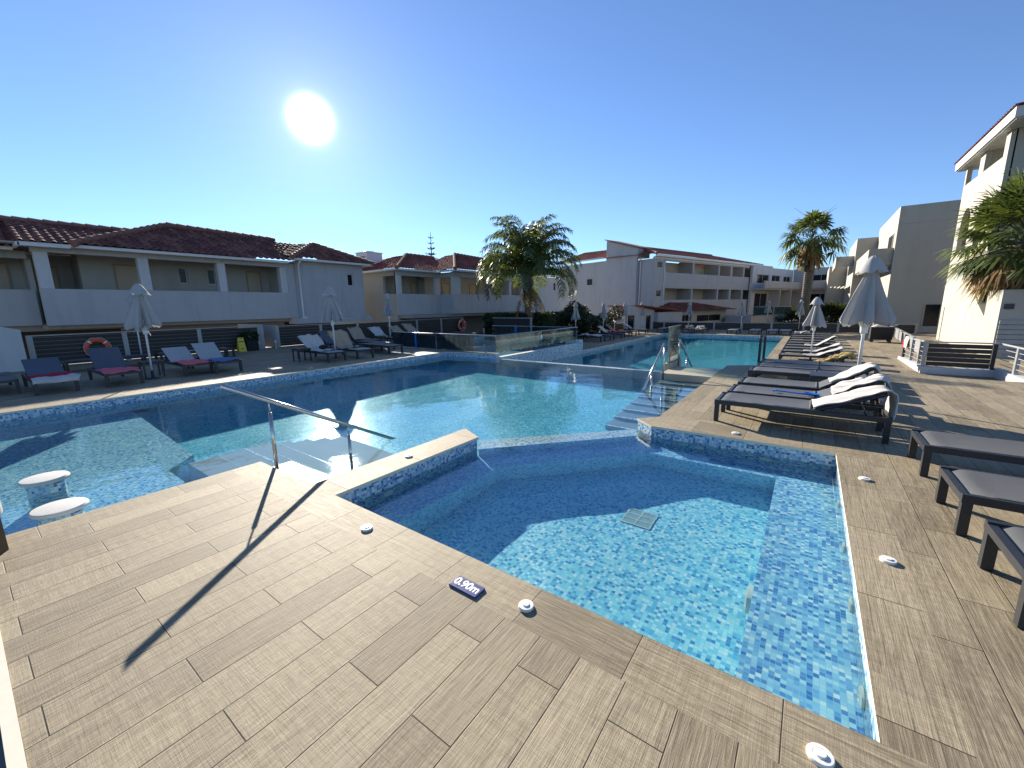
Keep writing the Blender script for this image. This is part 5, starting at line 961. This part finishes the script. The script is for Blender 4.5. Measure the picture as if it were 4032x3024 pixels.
umbrella('rear closed umbrella of the pair on the left deck, half hidden', 3.95, 18.9, 0, 4, .40, .93, (.01, .0), 2)
umbrella('closed umbrella in the middle of the left deck between two towel loungers', 8.33, 14.05, 0, 5, .44, 1.0, (0, 0), 1.2)
umbrella('slim closed umbrella by the long fence near the white towel', 14.1, 18.3, 0, 6, .36, 1.0, (0, 0), .3)
for i, (x, y, l) in enumerate(((25.8, 13.2, 'before the dome shaped shrub'), (30.3, 13.1, 'second along the far bank, before the blank tower wall'), (34.5, 13.0, 'third along the far bank, by the red brown shrub'), (38.0, 12.7, 'before the pool shed'), (38.9, 8.75, 'before the red roofed pavilion apex'), (37.6, 4.5, 'before the right end of the pavilion'), (46.5, 3.4, 'behind the far fence, below the glass balustrade'), (39.3, .7, 'left of the tall fan palm trunk'))): umbrella('small far closed umbrella ' + l, x, y, ZL, 7 + i % 3, .36, 1.0 - .01 * (i % 3), (0, 0), i * 1.1)
# ------------------------------------------------------------------ small things
def liferope(t, R, r):
    b = MB(); n = 40; m = 14
    for i in range(n):
        a = 2 * PI * i / n
        for k in range(m): c = 2 * PI * k / m; b.v.append(((R + r * math.cos(c)) * math.cos(a), r * math.sin(c) * .8, (R + r * math.cos(c)) * math.sin(a)))
    for i in range(n):
        for k in range(m): b.f.append((i * m + k, i * m + (k + 1) % m, ((i + 1) % n) * m + (k + 1) % m, ((i + 1) % n) * m + k)); b.mi.append(1 if i % 10 == 4 else 0); b.uv.append(None)
    obj('ring', b, [M['orange'], M['whiteplastic']], t, smooth=True); b = MB(); b.tube([((R + r + .02 * (1 if k % 2 else .0)) * math.cos(PI * k / 20), -.02, (R + r + .03 * abs(math.sin(PI * k / 5))) * math.sin(PI * k / 20)) for k in range(41)], .007, 5); obj('rope', b, M['whiteplastic'], t)
t = thing('life_ring', 'orange life ring hanging on the left fence above a blue grey lounger', 'life ring', (3.12, 20.38, .55)); liferope(t, .27, .07)
t = thing('life_ring', 'orange life ring with white bands hanging on the fence beside the kids pool', 'life ring', (22.0, 20.36, .50), 0); t.scale = (1.15,) * 3; liferope(t, .27, .07)
t = thing('wet_floor_sign', 'yellow folding wet floor sign standing by the dark fence', 'warning sign', (7.55, 20.1, 0))
b = MB(); b.extr([(-.15, 0), (.15, 0), (.11, .62), (.05, .62), (.05, .55), (-.05, .55), (-.05, .62), (-.11, .62)], 'Y', -.012, .012); o = obj('front_panel', b, M['yplastic'], t); o.rotation_euler = (-.18, 0, 0); o.location = (0, -.12, 0); b = MB(); b.extr([(-.15, 0), (.15, 0), (.11, .62), (-.11, .62)], 'Y', -.012, .012); o = obj('rear_panel', b, M['yplastic'], t); o.rotation_euler = (.18, 0, 0); o.location = (0, .12, 0)
b = MB(); b.box(-.09, .09, -.016, -.0125, .42, .46); b.box(-.06, .06, -.016, -.0125, .12, .15); o = obj('print', b, M['darkmetal'], t); o.rotation_euler = (-.18, 0, 0); o.location = (0, -.12, 0)
t = thing('plant_pot', 'dark square plant pot with a dim bushy plant by the fence gap', 'potted plant', (7.98, 20.2, 0)); b = MB(); b.prism([(-.22, -.22), (.22, -.22), (.22, .22), (-.22, .22)], 0, .46); b.prism([(-.25, -.25), (.25, -.25), (.25, .25), (-.25, .25)], .46, .5); obj('pot', b, M['black'], t); b = MB(); blob(b, (0, 0, .66), (.34, .34, .24), 700, .11, rnd, .2); obj('foliage', b, M['bush'], t)
for x, y, l in ((8.3, 20.15, 'short white bollard lamp at the left side of the fence gap'), (8.9, 19.9, 'short white bollard lamp at the right side of the fence gap'), (20.3, 16.9, 'short white bollard lamp below the second life ring')):
    t = thing('bollard_lamp', l, 'lamp', (x, y, 0)); b = MB(); b.tube([(0, 0, 0), (0, 0, .26)], .02, 8); obj('stem', b, M['bench_lamp'], t); b = MB(); b.lathe([(.03, .26), (.045, .27), (.045, .36), (.02, .41)], 0, 0, 12); obj('lamp_head', b, M['bench_lamp'], t)
t = thing('gap_wall', 'pale stepped wall inside the narrow gap between the two left fences', 'wall', (8.6, 20.6, 0)); b = MB(); b.box(0, .14, .0, 2.4, 0, 1.12); b.extr([(.14, 0), (.9, 0), (.9, .62), (.2, 1.1), (.14, 1.1)], 'Y', 1.6, 1.75); obj('left_cheek', b, M['white2'], t); b = MB(); b.box(.62, .74, -.1, 1.5, 0, 1.05); obj('right_cheek', b, M['white2'], t)
t = thing('stub_wall', 'pale stub wall with sloping top at the far left of the deck', 'wall', (1.42, 19.95, 0)); b = MB(); b.extr([(-3, 0), (0, 0), (0, 1.28), (-.55, 1.46), (-3, 1.46)], 'Y', 0, .16); obj('wall', b, M['white'], t)
t = thing('laundry_cart', 'black laundry cart full of bags on the right of the lower terrace', 'laundry cart', (31.4, -3.35, ZL))
b = MB(); b.prism([(-.35, -.45), (.35, -.45), (.38, .5), (-.38, .5)], .16, .86); obj('bin', b, M['black'], t); b = MB(); b.grid(lambda u, v: (.36 * math.cos(2 * PI * v) * math.sin(PI * u / 2), .48 * math.sin(2 * PI * v) * math.sin(PI * u / 2), .87 + .16 * math.cos(PI * u / 2) * (1 + .3 * math.sin(7 * v * PI))), 8, 20); obj('linen', b, M['towel'], t, smooth=True)
for x in (-.28, .28):
    for y in (-.36, .4): b = MB(); b.extr([(.08 * math.cos(2 * PI * i / 12), .08 + .08 * math.sin(2 * PI * i / 12)) for i in range(12)], 'X', x - .02, x + .02); o = obj('wheel', b, M['darkmetal'], t); o.location = (0, y, 0)
b = MB(); b.tube([(-.3, -.45, .86), (-.3, -.62, 1.0), (.3, -.62, 1.0), (.3, -.45, .86)], .016, 6); obj('handle', b, M['steel'], t)
t = thing('hanging_towel', 'white towel with red stripe hung over the ramp rail', 'towel', (21.9, -3.12, ZL + .9)); b = MB(); b.grid(lambda u, v: (-.42 + .84 * v, .05 * math.cos(PI * u) + .01 * math.sin(12 * v), .03 * math.sin(PI * u) - .42 * abs(2 * u - 1) ** 1.2 + .04 * math.sin(3 * v)), 16, 12); o = obj('cloth', b, M['towel'], t, smooth=True); s = o.modifiers.new('t', 'SOLIDIFY'); s.thickness = .01; b = MB(); b.box(.16, .34, .062, .072, -.40, -.08); obj('stripe', b, M['crimson'], t)
# pool stools, bar counter
for x, y, r, l in ((.40, 6.74, .185, 'white topped mosaic bar stool standing further out in the pool'), (.38, 5.58, .185, 'white topped mosaic bar stool touching the deck edge')):
    t = thing('pool_stool', l, 'stool', (x, y, -.74)); b = MB(); n = 40
    for i in range(n):
        a0, a1 = 2 * PI * i / n, 2 * PI * (i + 1) / n; q = .15; u0, u1 = a0 * q, a1 * q; b.quad([(q * math.cos(a0), q * math.sin(a0), 0), (q * math.cos(a1), q * math.sin(a1), 0), (q * math.cos(a1), q * math.sin(a1), .69), (q * math.cos(a0), q * math.sin(a0), .69)], 0, ((u0, 0), (u1, 0), (u1, .69), (u0, .69)))
    obj('pedestal', b, M['mosaic'], t, recv=True); b = MB(); b.lathe([(.14, .688), (r, .69), (r + .012, .705), (r + .012, .715), (r, .732), (r - .05, .738)], 0, 0, 40); obj('seat', b, M['stone'], t, smooth=.6)
t = thing('bar_counter', 'end of a low bar counter with rounded white stone top at the left edge', 'counter', (0, 4.95, 0))
b = MB(); b.prism([(-1.6, -.18), (-.02, -.18), (.03, -.12), (.03, .12), (-.02, .2), (-1.6, .2)], 0, .30); obj('base', b, M['brownwood'], t)
b = MB(); b.prism([(-1.6, -.24), (.0, -.24), (.035, -.21), (.05, -.15), (.05, .25), (.03, .33), (-.02, .36), (-1.6, .36)], .301, .46); obj('counter_top', b, M['stone'], t, bevel=.02)
# deck fittings
for i, (x, y, l) in enumerate(((1.78, 2.79, 'round cream pool inlet on the sunlit coping left of the depth plate'), (1.79, 1.22, 'round white pool inlet on the coping right of the depth plate'), (1.77, -.20, 'large round white pool inlet nearest the camera at the lower edge'), (3.59, -.60, 'white pool inlet on the right coping nearest the front lounger'), (5.23, -.60, 'white pool inlet on the right coping near the far plunge pool corner'), (6.20, .69, 'small white pool inlet beside the shadow of the towel lounger'), (3.08, 3.81, 'small white pool inlet on the ledge between the pools'))):
    t = thing('pool_inlet', l, 'pool inlet', (x, y, 0), 0, 'round white inlets on the coping'); b = MB(); b.lathe([(.046, .0), (.047, .012), (.044, .018), (.028, .019), (.026, .017)], 0, 0, 28); obj('flange', b, M['whiteplastic'], t, smooth=.5); b = MB(); b.lathe([(.022, .017), (.022, .022), (.019, .025)], 0, 0, 24); obj('button', b, M['whiteplastic'], t, smooth=.5)
t = thing('depth_plate', 'navy depth plate reading 0,90m on the coping', 'depth sign', (1.715, 1.63, 0), -PI / 2)
b = MB(); b.box(-.112, .112, -.052, .052, 0, .014); obj('plate', b, M['navy'], t, bevel=.003)
fc = bpy.data.curves.new('digits', 'FONT'); fc.body = '0,90m'; fc.size = .088; fc.align_x = 'CENTER'; fc.align_y = 'CENTER'; fc.extrude = .0006; fc.offset = .0022; fc.materials.append(M['paint'])
to = bpy.data.objects.new('digits', fc); C.objects.link(to); dg = bpy.context.evaluated_depsgraph_get(); me = bpy.data.meshes.new_from_object(to.evaluated_get(dg)); bpy.data.objects.remove(to); o = link('digits', me, t, (0, .003, .0148)); o.scale = (.92, 1, 1)
t = thing('drain_grate', 'square grey drain grate on the plunge pool floor', 'drain grate', (4.14, 1.31, -.93)); b = MB(); b.box(-.16, .16, -.16, .16, 0, .012, 0)
for i in range(4): b.box(-.16 + .1 * i, -.14 + .1 * i, -.16, .16, .0121, .018, 1)
for i in range(3): b.box(-.159, .161, -.16 + .15 * i, -.14 + .15 * i, .0121, .0175, 1)
obj('grate', b, [simple('drain_grey', (.30, .42, .44), .4), simple('drain_rib', (.50, .58, .58), .4)], t, recv=True)
def jet(label, x, y, z, ax, s=1):
    t = thing('pool_jet', label, 'pool jet', (x, y, z), 0, 'round pale water jets in the plunge pool walls'); b = MB(); b.lathe([(.07, 0), (.07, .012), (.05, .018), (.035, .02), (.03, .012), (.012, .012), (.01, .022)], 0, 0, 24); obj('nozzle', b, M['whiteplastic'], t, smooth=.5, recv=True); t.rotation_euler = ax
for i, x in enumerate((2.5, 3.3, 4.1, 5.0)): jet('pale round jet in the sunlit right wall of the plunge pool, %s from the front' % ('first', 'second', 'third', 'fourth')[i], x, -.414, -.31, (-PI / 2, 0, 0))
for i, y in enumerate((.3, 1.1)): jet('pale round jet in the shaded far wall of the plunge pool, %s' % ('near the right corner', 'near the notch'), 6.0 if i == 0 else 5.97, y, -.31, (0, -PI / 2, 0)) if False else jet(('pale round jet in the shaded far wall near the right corner', 'pale round jet in the shaded far wall near the notch')[i], 5.98, y, -.31, (0, -PI / 2, 0))
jet('pale round jet low in the ledge wall of the plunge pool', 2.6, 3.603, -.31, (PI / 2, 0, 0))
t = thing('pool_light', 'round white underwater lamp in the bench front', 'pool lamp', (3.3, .155, -.70)); b = MB(); b.lathe([(.14, 0), (.14, .03), (.11, .045), (.10, .03), (.02, .05)], 0, 0, 28); o = obj('lens', b, M['whiteplastic'], t, smooth=.5, recv=True); t.rotation_euler = (-PI / 2, 0, 0)
b = MB(); b.lathe([(.02, 0), (.035, .006), (.0, .02)], 0, 0, 10)
